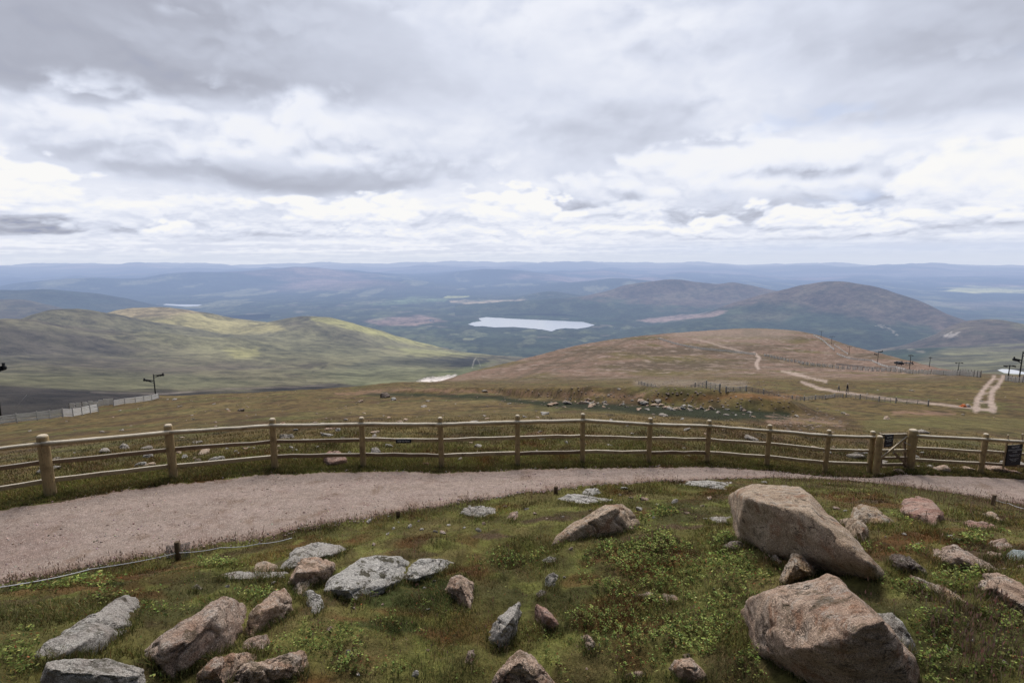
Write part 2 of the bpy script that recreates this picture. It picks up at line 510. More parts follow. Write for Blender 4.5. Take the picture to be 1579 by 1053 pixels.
# ------------------------------------------------------------------ ground sheet
def make_ground():
    A, R = np.meshgrid(AZ, RR, indexing='ij')
    x = (R * np.sin(A)).ravel(); y = (R * np.cos(A)).ravel()
    z = gz(x, y)
    c = ground_color(x, y)
    px, py = project(x, y, z)
    r = np.hypot(x, y)
    jx = fbm(x * .3, y * .3, o=4); jy = fbm(x * .3 + 60, y * .3, o=4)
    wob = np.clip(r / 30, .3, 1.5)
    qx = px + jx * 7 * wob; qy = py + jy * 2.2 * wob
    far = r > 14
    def strip(pts, col, feather=1.5, amt=1.0, off=0.0, rag=0.0):
        nonlocal c
        d = strip_d(qx, qy, pts) + off
        if rag: d = d + rag * fbm(x * .8, y * .8, o=4)
        c = lerp(c, col, sstep(-feather, feather, d) * amt * far)
    strip([(560, 607, 2), (640, 609, 2.5), (760, 613, 3), (800, 619, 4), (900, 626, 5), (1000, 632, 7), (1100, 638, 9), (1215, 641, 7)], [.016, .020, .009], 3, .97, rag=2)
    strip([(520, 608, 2), (620, 601, 2), (760, 604, 2), (900, 609, 2.5), (1010, 611, 2.5)], [.22, .13, .09], 2, .6, rag=4)
    strip([(1010, 618, 3), (1100, 612, 3), (1230, 612, 4)], [.16, .08, .035], 3, .75, rag=3)
    strip([(1340, 658, 10), (1450, 652, 10), (1600, 655, 10)], [.108, .096, .036], 6, .6)
    strip([(880, 700, 4), (1200, 690, 6), (1330, 690, 5)], [.098, .086, .033], 5, .5)
    strip([(500, 665, 4), (700, 640, 5), (900, 640, 4)], [.112, .090, .036], 6, .5)
    strip([(1190, 650, 8), (1250, 648, 5), (1300, 655, 4)], [.23, .15, .11], 5, .7, off=-3, rag=12)
    strip([(1380, 636, 2), (1470, 638, 2)], [.22, .13, .10], 2, .6, rag=4)
    strip([(980, 590, 4), (1050, 590, 5), (1150, 592, 4)], [.2, .16, .13], 3, .55, rag=5)
    strip([(690, 582, 3), (760, 579, 2)], [.20, .14, .10], 3, .3)
    qx = px + jx * 2; qy = py + jy * .8
    PT = [.33, .255, .215]
    strip([(1236, 589, 1.5), (1250, 594, 2.5), (1262, 599, 2.2), (1300, 605, 1.6), (1390, 617, 1.5), (1490, 628, 1.6), (1510, 631, 2)], PT, 1.4, .85, rag=2.2)
    strip([(1205, 572, 1.5), (1228, 577, 2.6), (1250, 583, 1.5), (1274, 588, 2.2)], PT, 1.4, .8, rag=2.6)
    strip([(1163, 544, 1.6), (1171, 552, 2.2), (1166, 561, 2.6), (1169, 568, 2.2)], PT, 1.2, .9)
    strip([(1068, 523, .8), (1090, 527, 1), (1112, 534, 1), (1160, 546, 1)], PT, .9, .7)
    strip([(1505, 630, 5.5), (1508, 614, 4.2), (1517, 600, 3.2), (1525, 591, 2.6), (1530, 586, 2.4), (1533, 580, 2.2)], PT, 1.6, .85, rag=2.6)
    strip([(1531, 631, 6), (1528, 616, 4.6), (1530, 603, 3.4), (1540, 593, 3.0), (1545, 586, 2.8), (1547, 580, 2.6)], PT, 1.6, .85, rag=2.6)
    for q in ([(1509, 621, 1.6), (1529, 620, 1.6)], [(1512, 607, 1.5), (1529, 606, 1.5)], [(1520, 597, 1.3), (1537, 596, 1.3)], [(1530, 585, 1.2), (1546, 584, 1.2)]): strip(q, PT, 1.5, .7, rag=2.5)
    strip([(1505, 631, 2), (1532, 632, 2)], PT, 1.2, .95)
    strip([(1150, 513, 5), (1170, 513, 4)], [.05, .045, .03], 3, .7)
    sd = poly_sd(qx, qy, [(1000, 500), (1260, 500), (1210, 525), (1110, 530), (1040, 522)])
    c = lerp(c, [.24, .185, .15], sstep(-10, 14, sd) * .55 * far)
    sd = poly_sd(qx, qy, [(690, 585), (800, 545), (1000, 510), (1010, 530), (900, 560), (800, 592)])
    streak = fbm((px + 2.2 * py) * .02, (py - .42 * (1000 - px)) * .22, o=4)
    c = lerp(c, [.085, .065, .045], sstep(-6, 10, sd) * sstep(-.1, .5, streak) * .55 * far)
    global CT
    CT = c.reshape(NAZ, NR, 3).copy()
    me = np_mesh('ground', np.stack([x, y, z], 1), grid_faces(NAZ, NR), True, c)
    m, T = new_mat('moor_ground')
    P = T.pos(); base = T.attr()
    n1 = T.noise(P, 3.0, 8, .65); n2 = T.noise(P, 30.0, 6, .7); n3 = T.noise(P, .5, 8, .7)
    v = T.m('ADD', T.m('MULTIPLY', n1, .9), T.m('ADD', T.m('MULTIPLY', n2, .7), T.m('MULTIPLY', n3, .8)))
    v = T.map(v, .75, 1.65, .40, 1.65)
    col = T.mix(1.0, base, T.new('ShaderNodeCombineColor').outputs[0], 'MULTIPLY')
    cc = T.new('ShaderNodeCombineColor')
    for i in range(3): T.l.new(v, cc.inputs[i])
    col = T.mix(1.0, base, cc.outputs[0], 'MULTIPLY')
    dk = T.map(T.vm('LENGTH', P), 12, 24,   .80, 1.0)  # near ground colour darkened as painted shade beneath the turf
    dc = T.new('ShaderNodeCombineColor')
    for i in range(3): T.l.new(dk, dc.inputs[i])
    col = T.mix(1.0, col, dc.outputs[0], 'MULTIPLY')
    # pale stones and bare grit showing through the turf
    s = T.noise(P, 1.3, 6, .75)
    rr = T.vm('LENGTH', P)
    gate = T.map(rr, 14, 30)
    fl = T.m('MULTIPLY', T.map(s, .63, .70), T.m('MULTIPLY', gate, .5))
    col = T.mix(fl, col, (.27, .2, .16))
    b = T.bump(T.m('ADD', n1, T.m('MULTIPLY', n2, .5)), .8, .06)
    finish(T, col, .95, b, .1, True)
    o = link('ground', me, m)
    tag(o, kind='structure')
make_ground()
def painted(x, y):
    return np.stack([_bil(CT[..., i], x, y) for i in range(3)], -1)

# ------------------------------------------------------------------ gravel path
EN = lambda az: np.interp(az, AZ, er)
FN = lambda az: np.interp(az, AZ, k0r)
def path_edges(a):
    rn = EN(a); rf = FN(a)
    rn = rn + .13 * fbm(a * 14, a * 0 + 2.2, o=4) + .08 * fbm(a * 95, a * 0 + 5, o=4)
    rf = rf + .13 * fbm(a * 16, a * 0 + 8.2, o=4) + .10 * fbm(a * 110, a * 0 + 1, o=4)
    return rn, rf

def make_path():
    a = np.linspace(math.radians(-62), math.radians(62), 1500); s = np.linspace(0, 1, 60)
    rn, rf = path_edges(a)
    A, S = np.meshgrid(a, s, indexing='ij')
    R = rn[:, None] + S * (rf - rn)[:, None]
    x = R * np.sin(A); y = R * np.cos(A)
    z = gz(x.ravel(), y.ravel()).reshape(x.shape)
    hw = (rf - rn)[:, None] / 2
    e = np.minimum(S, 1 - S) * 2 * hw
    crown = .022 * sstep(0, .25, e) + .012 * fbm(x * 1.1, y * 1.1, o=4) * sstep(.1, .5, e) + .006 * fbm(x * 5, y * 5, o=3) * sstep(.1, .3, e)
    z = z + crown - .035 * (1 - sstep(0, .12, e)) + .004
    edge = sstep(0, .35, e + .12 * fbm(x * 3, y * 3, o=3))
    c = np.zeros(x.shape + (3,)) + np.array([.290, .226, .190])
    b = fbm(x * .7 + 5, y * .7, o=4)
    c = lerp(c, [.255, .186, .157], sstep(0, .5, b) * .8)
    c = lerp(c, [.17, .115, .08], sstep(.22, .5, fbm(x * 1.6, y * 1.6 + 40, o=4)) * .6)
    c = lerp(c, [.24, .165, .125], (1 - edge) * .9)
    # two faint worn lines where most feet go, and scuffed earth
    wl = np.exp(-((S - .36 - .05 * fbm(A * 6, A * 0, o=2)) / .07) ** 2) + np.exp(-((S - .66 - .05 * fbm(A * 6 + 9, A * 0, o=2)) / .07) ** 2)
    c = lerp(c, [.345, .268, .235], np.clip(wl, 0, 1) * .35)
    sc = fbm(x * 2.3 + 11, y * 6.0, o=5)
    c = lerp(c, [.20, .14, .11], sstep(.28, .52, sc) * .55)
    c = c * (1 + .16 * fbm(x * 4, y * 9, o=4))[..., None]
    me = np_mesh('path', np.stack([x.ravel(), y.ravel(), z.ravel()], 1), grid_faces(len(a), len(s)), True, c.reshape(-1, 3))
    m, T = new_mat('gravel')
    P = T.pos()
    g1 = T.voro(P, 75, 'F1', 'Color'); g1d = T.voro(P, 75)
    n1 = T.noise(P, 14, 6, .7); n2 = T.noise(P, 60, 4, .7)
    v = T.map(T.m('ADD', T.m('MULTIPLY', n1, .6), T.m('MULTIPLY', n2, .7)), .4, .95, .62, 1.35)
    cc = T.new('ShaderNodeCombineColor')
    for i in range(3): T.l.new(v, cc.inputs[i])
    col = T.mix(1.0, T.attr(), cc.outputs[0], 'MULTIPLY')
    sep = T.new('ShaderNodeSeparateColor'); T.l.new(g1, sep.inputs[0])
    col = T.mix(T.map(sep.outputs[0], .86, .95, 0, .55), col, (.16, .10, .085))
    col = T.mix(T.map(sep.outputs[1], .88, .96, 0, .5), col, (.52, .44, .40))
    b = T.bump(T.m('ADD', T.m('MULTIPLY', g1d, -1.0), T.m('MULTIPLY', n1, 1.5)), .6, .02)
    finish(T, col, .95, b, .1)
    tag(link('path', me, m), kind='structure')
make_path()

# ------------------------------------------------------------------ far land
def far_sheet(name, contours, a0, a1, na, nr, noise, painter, extra_back=True, seed=0, sink=35):
    """heightfield over azimuth and range; contours = lists of (px, py, range); the last one is the skyline"""
    az = np.linspace(a0, a1, na)
    K = [line(c, az) for c in contours]
    r = np.stack([k[0] for k in K], 1); z = np.stack([k[1] for k in K], 1)
    nk = r.shape[1]
    z[:, 0] -= sink
    if extra_back:
        r = np.concatenate([r, r[:, -1:] * 1.12, r[:, -1:] * 1.5], 1)
        zb = z[:, -1:]
        z = np.concatenate([z, zb - (r[:, nk:nk + 1] - r[:, nk - 1:nk]) * .35, np.full_like(zb, -950.0)], 1)
    t = np.linspace(0, 1, nr); R = np.empty((na, nr)); Z = np.empty((na, nr))
    for i in range(na):
        # rows packed by how they show: even steps between profile lines
        k = np.arange(r.shape[1], dtype=float)
        w = np.ones(r.shape[1] - 1); w[-1] = .35
        if extra_back: w[-2] = .5
        k = np.concatenate([[0], np.cumsum(w)]); k /= k[-1]
        R[i] = np.interp(t, k, r[i]); Z[i] = pchip(r[i], z[i], R[i])
    A = np.repeat(az[:, None], nr, 1)
    x = R * np.sin(A); y = R * np.cos(A)
    env = np.ones_like(Z)
    amp, sc = noise
    n = fbm(x / sc + seed, y / sc, o=6, g=.5)
    Z = Z + amp * n
    px, py = project(x, y, Z)
    c = painter(x, y, Z, px, py)
    me = np_mesh(name, np.stack([x.ravel(), y.ravel(), Z.ravel()], 1), grid_faces(na, nr), True, c.reshape(-1, 3))
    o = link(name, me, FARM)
    return tag(o, kind='structure')

def far_material():
    m, T = new_mat('far_land')
    P = T.pos(); base = T.attr()
    n1 = T.noise(P, 1 / 60.0, 8, .65); n2 = T.noise(P, 1 / 400.0, 6, .6)
    v = T.map(T.m('ADD', n1, n2), .7, 1.3, .5, 1.55)
    cc = T.new('ShaderNodeCombineColor')
    for i in range(3): T.l.new(v, cc.inputs[i])
    col = T.mix(1.0, base, cc.outputs[0], 'MULTIPLY')
    b = T.bump(T.m('ADD', n1, n2), .9, 22.0)
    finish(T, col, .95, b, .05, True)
    return m
FARM = far_material()

D2R = math.radians
# --- the strath: one sheet to the horizon, with low distant ranges
ZV = -764.0
def make_valley():
    az = np.linspace(D2R(-58), D2R(58), 1300)
    # rows even in viewing angle from 17 degrees down to the far ranges
    r = np.concatenate([np.linspace(2300, 3400, 8, endpoint=False), -ZV / np.tan(np.linspace(math.atan(768 / 3400), math.atan(768 / 30000), 300, endpoint=False)), np.geomspace(30000, 105000, 110)])
    A, R = np.meshgrid(az, r, indexing='ij')
    x = R * np.sin(A); y = R * np.cos(A)
    z = np.full_like(x, ZV) + 26 * fbm(x / 1800, y / 1800, o=5) * sstep(6500, 9500, R)
    z = z + 60 * sstep(12000, 20000, R) * np.maximum(fbm(x / 5000 + 3, y / 5000, o=5), -.2)
    # rolling ranges far off, each a long ridge across the view
    for rc, w, h, s in ((17000, 2600, 190, 1), (23000, 3500, 330, 2), (31000, 5000, 430, 3), (42000, 7000, 560, 4), (58000, 9000, 640, 5), (80000, 12000, 780, 6)):
        rr = R + 2600 * fbm(A * 3 + s * 7, A * 0 + s, o=3) * (rc / 30000)
        prof = np.exp(-((rr - rc) / w) ** 2)
        a_ = .45 + .75 * fbm(A * 5.5 + s * 13, A * 0 + 3.3 * s, o=4)
        z = z + h * prof * np.clip(a_, .05, 1.3) * (1 + .3 * fbm(x / 2500, y / 2500, o=4))
    # earth's curve
    z = z - (R ** 2) / (2 * 6371000 * 1.15)
    for (xs, ys, rw, azw, h) in HILLOCKS:
        a0, tn = azel(xs, ys)
        z = z + h * np.exp(-((A - a0) / azw) ** 2 - ((R - rw) / (rw * .12)) ** 2)
    px, py = project(x, y, z)
    wx = fbm(x / 900, y / 900, o=5); wy = fbm(x / 900 + 40, y / 900, o=5)
    qx = px + 16 * wx; qy = py + 4 * wy
    c = np.zeros(x.shape + (3,)) + np.array([.034, .046, .027])
    n1 = fbm(x / 700 + 9, y / 1500, o=6); n2 = fbm(x / 2600, y / 2600 + 20, o=6); n3 = fbm(x / 350, y / 350 + 77, o=5)
    c = lerp(c, [.060, .070, .038], sstep(-.1, .4, n1) * .8)
    c = lerp(c, [.020, .034, .020], sstep(.0, .4, n3) * .6)
    c = lerp(c, [.12, .135, .06], sstep(.22, .42, n1) * sstep(-.1, .3, n2) * .6)
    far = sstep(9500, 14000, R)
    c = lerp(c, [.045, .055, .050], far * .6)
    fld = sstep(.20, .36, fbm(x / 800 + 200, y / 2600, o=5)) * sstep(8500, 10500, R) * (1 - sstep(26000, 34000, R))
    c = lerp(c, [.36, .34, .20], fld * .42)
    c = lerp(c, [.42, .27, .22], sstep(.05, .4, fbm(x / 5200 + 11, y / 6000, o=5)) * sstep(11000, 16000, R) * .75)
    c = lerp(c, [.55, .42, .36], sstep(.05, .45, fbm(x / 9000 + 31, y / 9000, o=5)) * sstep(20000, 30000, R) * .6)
    def patch(poly, col, f=2.0, amt=.9):
        nonlocal c
        sd = poly_sd(qx, qy, poly)
        c = lerp(c, col, sstep(-f, f, sd) * amt)
    patch([(558, 497), (600, 489), (650, 486), (672, 490), (690, 494), (655, 498), (640, 503), (600, 503)], [.25, .17, .14], 2, .9)
    patch([(700, 488), (745, 484), (745, 492), (715, 496)], [.10, .085, .06], 3, .6)
    patch([(684, 455), (720, 455), (722, 460), (692, 461)], [.50, .50, .20], 1.2)
    patch([(690, 464), (760, 462), (830, 464), (800, 467), (740, 470), (694, 468)], [.48, .37, .24], 1.5)
    patch([(570, 467), (640, 458), (690, 460), (680, 466), (620, 469)], [.20, .26, .13], 3, .8)
    patch([(985, 493), (1030, 486), (1080, 483), (1105, 478), (1122, 480), (1100, 487), (1050, 494), (1010, 498)], [.30, .21, .18], 1.5)
    patch([(640, 512), (690, 509), (700, 512), (660, 515)], [.10, .12, .05], 2, .7)
    patch([(724, 522), (744, 521), (742, 525), (726, 526)], [.22, .22, .12], 1.5)
    patch([(600, 508), (650, 512), (720, 530), (800, 548), (640, 530)], [.16, .17, .07], 5, .35)
    patch([(1450, 444), (1520, 441), (1600, 443), (1600, 450), (1500, 453)], [.75, .70, .30], 1.6, .85)
    patch([(1350, 457), (1440, 455), (1470, 460), (1400, 462)], [.25, .24, .12], 1.6, .5)
    patch([(1440, 468), (1600, 464), (1600, 474), (1500, 476)], [.22, .17, .13], 3, .6)
    patch([(840, 486), (940, 478), (980, 478), (900, 490)], [.028, .045, .022], 4, .7)
    patch([(700, 500), (930, 506), (960, 500), (960, 490), (900, 486), (740, 484), (700, 490)], [.024, .044, .020], 4, .75)
    c = lerp(c, [.02, .03, .03], sstep(.1, .4, fbm(x / 3600 + 70, y / 2400, o=5)) * sstep(9000, 14000, R) * .6)
    near_ = 1 - sstep(9500, 13000, R)
    c = lerp(c, [.15, .155, .085], sstep(.24, .42, fbm(x / 300 + 21, y / 520 + 5, o=5)) * .55 * near_)
    c = lerp(c, [.016, .026, .016], sstep(.05, .4, fbm(x / 110 + 3, y / 210, o=4)) * .55 * near_)
    c = lerp(c, [.20, .165, .13], sstep(.34, .48, fbm(x / 420 + 61, y / 420 + 33, o=5)) * .5 * near_)
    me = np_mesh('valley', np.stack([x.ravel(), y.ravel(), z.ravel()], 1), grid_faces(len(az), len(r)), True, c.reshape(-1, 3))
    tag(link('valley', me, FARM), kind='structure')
HILLOCKS = [(850, 446, 9800, .055, 170), (905, 452, 9000, .03, 90), (600, 440, 14500, .10, 170), (120, 428, 15000, .10, 260), (330, 425, 17000, .12, 320), (470, 421, 19000, .12, 360), (950, 431, 13500, .12, 260), (760, 424, 19000, .10, 300)]
make_valley()

def hill_color(base, alt, dark, top=None, ytop=None):
    def f(x, y, z, px, py):
        c = np.zeros(x.shape + (3,)) + np.array(base)
        n1 = fbm(x / 500 + 4, y / 500, o=6); n2 = fbm(x / 160, y / 160 + 8, o=5); n3 = fbm(x / 1200 + 60, y / 1200, o=5)
        c = lerp(c, alt, sstep(-.15, .35, n1) * .8)
        c = lerp(c, dark, sstep(.0, .4, n2) * .6)
        c = lerp(c, alt, sstep(.1, .5, n3) * .4)
        return c
    return f

# --- blue hills at the far left
far_sheet('hills', [[(-400, 492, 7200), (100, 492, 7200), (400, 480, 7600)], [(-400, 440, 9200), (-100, 445, 9200), (0, 447, 9200), (60, 446, 9200), (130, 452, 9200), (190, 460, 9100), (240, 470, 9000), (290, 478, 9000), (400, 494, 9000)]],
          D2R(-58), D2R(-24), 300, 80, (26, 900), hill_color([.035, .045, .035], [.055, .058, .04], [.02, .028, .025]), seed=3)
far_sheet('hills', [[(-400, 510, 5600), (60, 508, 5600), (300, 500, 5800)], [(-400, 452, 7000), (-60, 458, 7000), (0, 461, 7000), (30, 462, 7000), (70, 470, 6900), (110, 480, 6800), (160, 492, 6700), (300, 520, 6600)]],
          D2R(-58), D2R(-28), 260, 80, (22, 600), hill_color([.085, .070, .045], [.10, .085, .05], [.045, .045, .03]), seed=9)

# --- hills beyond the loch, right of centre
def right_hill(x, y, z, px, py):
    c = np.zeros(x.shape + (3,)) + np.array([.115, .082, .060])
    n1 = fbm(x / 420 + 4, y / 420, o=6); n2 = fbm(x / 170, y / 170 + 8, o=5)
    c = lerp(c, [.16, .125, .085], sstep(-.1, .4, n1) * .7)
    c = lerp(c, [.065, .055, .04], sstep(.0, .4, n2) * .6)
    tl = np.interp(px, [880, 980, 1060, 1150, 1200, 1300, 1380, 1460, 1500], [456, 466, 474, 470, 472, 482, 496, 512, 520])
    f = sstep(-6, 8, py + 9 * n1 + 5 * n2 - tl)
    c = lerp(c, [.026, .044, .026], f * .92)
    c = lerp(c, [.075, .085, .045], f * sstep(.1, .45, fbm(x / 300 + 9, y / 500, o=5)) * .7)
    sc = strip_d(px + 6 * n2, py + 2 * n1, [(1352, 500, 2), (1375, 508, 2.5), (1384, 516, 2)])
    c = lerp(c, [.42, .36, .30], sstep(0, 2.0, sc + 5 * fbm(x / 30, y / 30, o=4) - .8) * .6)
    cl = poly_sd(px + 10 * n1, py + 2 * n2, [(985, 494), (1030, 487), (1080, 484), (1105, 479), (1122, 480), (1100, 488), (1050, 494), (1010, 498)])
    c = lerp(c, [.30, .21, .18], sstep(-1.5, 1.5, cl) * .85)
    rd = poly_sd(px + 10 * n1, py + 3 * n2, [(1120, 490), (1180, 478), (1230, 485), (1200, 497)])
    c = lerp(c, [.13, .115, .07], sstep(-6, 6, rd) * .6)
    return c
far_sheet('hills', [[(700, 482, 7400), (860, 480, 7300), (1000, 500, 6400), (1150, 500, 6300), (1300, 500, 6300), (1500, 500, 6300)],
                    [(700, 470, 8300), (880, 460, 8200), (940, 456, 8200), (1060, 462, 8000), (1200, 468, 8000), (1300, 484, 8000), (1400, 530, 8000)],
                    [(700, 476, 8700), (860, 462, 8700), (905, 455, 8700), (940, 447, 8700), (970, 438, 8700), (1010, 433, 8700), (1045, 432, 8700), (1075, 434, 8700), (1105, 437, 8700), (1128, 435.5, 8700), (1150, 439, 8700), (1190, 448, 8700), (1230, 456, 8700), (1290, 468, 8700), (1340, 490, 8700), (1400, 520, 8700)]],
          D2R(-6), D2R(35), 520, 150, (24, 700), right_hill, seed=5)
far_sheet('hills', [[(900, 530, 5200), (1000, 522, 5200), (1150, 530, 5000), (1300, 545, 4700), (1420, 550, 4600), (1520, 560, 4400), (1700, 560, 4400)],
                    [(900, 520, 5600), (1060, 498, 5800), (1150, 482, 6100), (1220, 470, 6300), (1300, 476, 6200), (1400, 500, 5900), (1480, 520, 5600), (1700, 560, 5600)],
                    [(900, 522, 6300), (1000, 505, 6400), (1080, 485, 6500), (1130, 468, 6600), (1170, 457, 6700), (1200, 449, 6750), (1230, 441, 6800), (1255, 437, 6800), (1280, 434.5, 6800), (1305, 435, 6800), (1330, 437.5, 6750), (1365, 446, 6700), (1400, 458, 6600), (1440, 474, 6400), (1480, 490, 6200), (1530, 508, 6100), (1700, 560, 6000)]],
          D2R(5), D2R(50), 560, 170, (24, 600), right_hill, seed=6)
def end_hill(x, y, z, px, py):
    c = np.zeros(x.shape + (3,)) + np.array([.10, .078, .058])
    n1 = fbm(x / 300 + 4, y / 300, o=6); n2 = fbm(x / 120, y / 120 + 8, o=5)
    c = lerp(c, [.15, .125, .075], sstep(-.1, .4, n1) * .6)
    c = lerp(c, [.05, .05, .035], sstep(.0, .4, n2) * .6)
    c = lerp(c, [.24, .22, .11], sstep(0, 40, px - 1545 + 20 * n1) * (1 - sstep(500, 512, py)) * .7)
    cl = poly_sd(px + 6 * n2, py + 2 * n1, [(1444, 518), (1456, 512), (1484, 513), (1478, 518), (1462, 523)])
    c = lerp(c, [.42, .37, .33], sstep(0, 2.0, cl + 6 * fbm(x / 25, y / 25, o=4) - 1.2) * .65)
    return c
far_sheet('hills', [[(1300, 552, 4000), (1440, 532, 4300), (1579, 532, 4300), (1900, 532, 4300)], [(1300, 548, 4600), (1400, 530, 4800), (1440, 517, 4900), (1470, 501, 5000), (1500, 494, 5050), (1530, 492, 5100), (1560, 496, 5050), (1600, 504, 5000), (1700, 512, 5000), (1900, 520, 5000)]],
          D2R(28), D2R(56), 260, 90, (12, 350), end_hill, seed=8)
def glen_color(x, y, z, px, py):
    c = np.zeros(x.shape + (3,)) + np.array([.13, .12, .065])
    n1 = fbm(x / 300 + 4, y / 300, o=6); n2 = fbm(x / 120, y / 120 + 8, o=5); n3 = fbm(x / 500 + 60, y / 200, o=5)
    c = lerp(c, [.085, .072, .055], sstep(-.05, .3, n3) * .8)
    c = lerp(c, [.175, .165, .085], sstep(.05, .4, n1) * .7)
    c = lerp(c, [.05, .055, .035], sstep(.1, .5, n2) * .5)
    tl = np.interp(px, [1300, 1400, 1450, 1500], [572, 556, 540, 526])
    c = lerp(c, [.028, .046, .028], (1 - sstep(-6, 10, py + 8 * n1 - tl)) * .9 * (1 - sstep(1440, 1500, px)))
    s = strip_d(px + 8 * n1, py + 2 * n2, [(1400, 538, 1.2), (1425, 543, 1.6), (1400, 541, 1)])
    c = lerp(c, [.3, .26, .2], sstep(-1, 1, s + 3 * n2) * .5)
    return c
far_sheet('moor', [[(1150, 640, 1000), (1300, 622, 1000), (1579, 622, 1000), (1900, 630, 1000)], [(1150, 590, 1800), (1300, 584, 1900), (1579, 582, 1900), (1900, 590, 1900)],
                   [(1150, 570, 3000), (1300, 565, 3000), (1450, 560, 3000), (1579, 558, 2900), (1900, 560, 2800)], [(1150, 545, 4000), (1300, 545, 4000), (1450, 535, 4200), (1579, 530, 4400), (1900, 530, 4400)]],
          D2R(22), D2R(56), 320, 150, (10, 350), glen_color, seed=12)

# --- the moor and hills on the left
def moor_color(x, y, z, px, py):
    c = np.zeros(x.shape + (3,)) + np.array([.140, .124, .072])
    n1 = fbm(x / 260 + 4, y / 260, o=6); n2 = fbm(x / 90, y / 90 + 8, o=5); n3 = fbm(x / 700 + 60, y / 700, o=5)
    qx = px + 14 * n1; qy = py + 4 * n2
    c = lerp(c, [.092, .075, .054], sstep(-.05, .3, n3) * .75)
    c = lerp(c, [.165, .150, .086], sstep(-.05, .4, n1) * .55)
    c = lerp(c, [.060, .050, .038], sstep(.05, .45, n2) * .55)
    def patch(poly, col, f=4.0, amt=.9):
        nonlocal c
        c = lerp(c, col, sstep(-f, f, poly_sd(qx, qy, poly)) * amt)
    patch([(-60, 590), (40, 594), (200, 603), (330, 604), (480, 595), (560, 592), (560, 630), (-60, 680)], [.036, .030, .026], 3, .9)
    patch([(-40, 576), (120, 574), (300, 578), (420, 590), (300, 600), (120, 602), (0, 592)], [.110, .108, .058], 5, .6)
    patch([(520, 566), (600, 548), (640, 549), (700, 552), (740, 554), (760, 550), (735, 566), (680, 566), (620, 564), (560, 572)], [.030, .030, .026], 3, .92)
    patch([(430, 545), (520, 530), (560, 534), (600, 548), (560, 556), (500, 548)], [.038, .038, .028], 4, .75)
    patch([(380, 530), (430, 532), (500, 534), (470, 541), (380, 542)], [.042, .042, .03], 4, .5)
    patch([(500, 575), (600, 566), (680, 568), (660, 585), (560, 600)], [.115, .125, .062], 4, .6)
    patch([(660, 574), (720, 566), (760, 556), (740, 572), (690, 586)], [.12, .14, .06], 3, .6)
    patch([(180, 503), (420, 500), (640, 528), (700, 545), (560, 562), (400, 560), (300, 545), (240, 525)], [.205, .190, .098], 14, .55)  # sunlit part of the moor, painted paler
    patch([(345, 540), (395, 536), (400, 548), (360, 553)], [.28, .255, .11], 5, .8)
    patch([(440, 572), (600, 562), (690, 562), (640, 585), (520, 590)], [.16, .155, .085], 8, .6)
    patch([(-60, 500), (60, 500), (160, 520), (200, 545), (60, 560), (-60, 560)], [.062, .054, .046], 14, .5)  # hill under cloud shade, painted darker
    patch([(600, 535), (680, 540), (770, 544), (720, 549), (640, 548)], [.26, .25, .11], 4, .75)
    c = lerp(c, [.56, .50, .46], sstep(-1, 1.2, strip_d(qx, py + 2 * n2, [(638, 592, 1.2), (660, 586, 3.2), (685, 583, 3.6), (700, 579, 1.5)]) + 4 * fbm(x / 14, y / 14, o=4)) * .9)
    c = lerp(c, [.50, .46, .40], sstep(-.8, .8, strip_d(px, py, [(728, 567, .5), (731, 556, .8), (734, 552, .4)])) * .5)
    c = lerp(c, [.45, .42, .36], sstep(-.8, .8, strip_d(px, py, [(737, 555, .4), (739, 559, .6), (741, 565, .6)])) * .35)
    c = lerp(c, [.20, .165, .14], sstep(-.8, .8, strip_d(px + 5 * n1, py + n2, [(140, 605, .7), (250, 607, .8), (350, 600, .8), (450, 597, .8), (520, 593, .5)])) * .6)
    c = lerp(c, [.05, .04, .03], sstep(-1.5, 1.5, strip_d(qx, qy, [(430, 568, 1.5), (470, 565, 2), (505, 560, 1.5), (480, 574, 1)])) * .7)
    return c
def lit_hill(x, y, z, px, py):  # sunlight on the hills painted in as paler, yellower polygons
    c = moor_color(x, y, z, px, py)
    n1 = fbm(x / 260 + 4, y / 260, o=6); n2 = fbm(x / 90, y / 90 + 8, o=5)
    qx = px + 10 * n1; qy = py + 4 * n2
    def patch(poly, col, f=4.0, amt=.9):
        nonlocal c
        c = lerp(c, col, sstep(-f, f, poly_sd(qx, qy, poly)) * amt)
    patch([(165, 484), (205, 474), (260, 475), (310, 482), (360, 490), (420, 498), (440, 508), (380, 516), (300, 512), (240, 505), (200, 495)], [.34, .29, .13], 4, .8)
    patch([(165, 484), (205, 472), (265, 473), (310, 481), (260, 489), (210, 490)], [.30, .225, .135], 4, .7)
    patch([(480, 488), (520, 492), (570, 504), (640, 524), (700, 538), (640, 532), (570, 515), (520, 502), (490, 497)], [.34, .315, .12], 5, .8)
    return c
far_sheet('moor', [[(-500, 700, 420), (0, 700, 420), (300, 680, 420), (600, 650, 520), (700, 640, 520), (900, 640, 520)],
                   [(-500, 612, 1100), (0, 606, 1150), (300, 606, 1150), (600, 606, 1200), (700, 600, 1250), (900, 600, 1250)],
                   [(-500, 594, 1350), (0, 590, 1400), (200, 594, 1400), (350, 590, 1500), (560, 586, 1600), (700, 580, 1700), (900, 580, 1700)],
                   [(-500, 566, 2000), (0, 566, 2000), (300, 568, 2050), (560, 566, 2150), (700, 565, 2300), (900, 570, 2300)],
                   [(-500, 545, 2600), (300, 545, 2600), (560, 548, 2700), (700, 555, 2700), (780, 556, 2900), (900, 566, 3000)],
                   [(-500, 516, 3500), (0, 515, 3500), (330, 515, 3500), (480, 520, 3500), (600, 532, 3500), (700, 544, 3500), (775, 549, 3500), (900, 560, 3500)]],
          D2R(-60), D2R(6), 760, 300, (13, 300), lit_hill, seed=2)
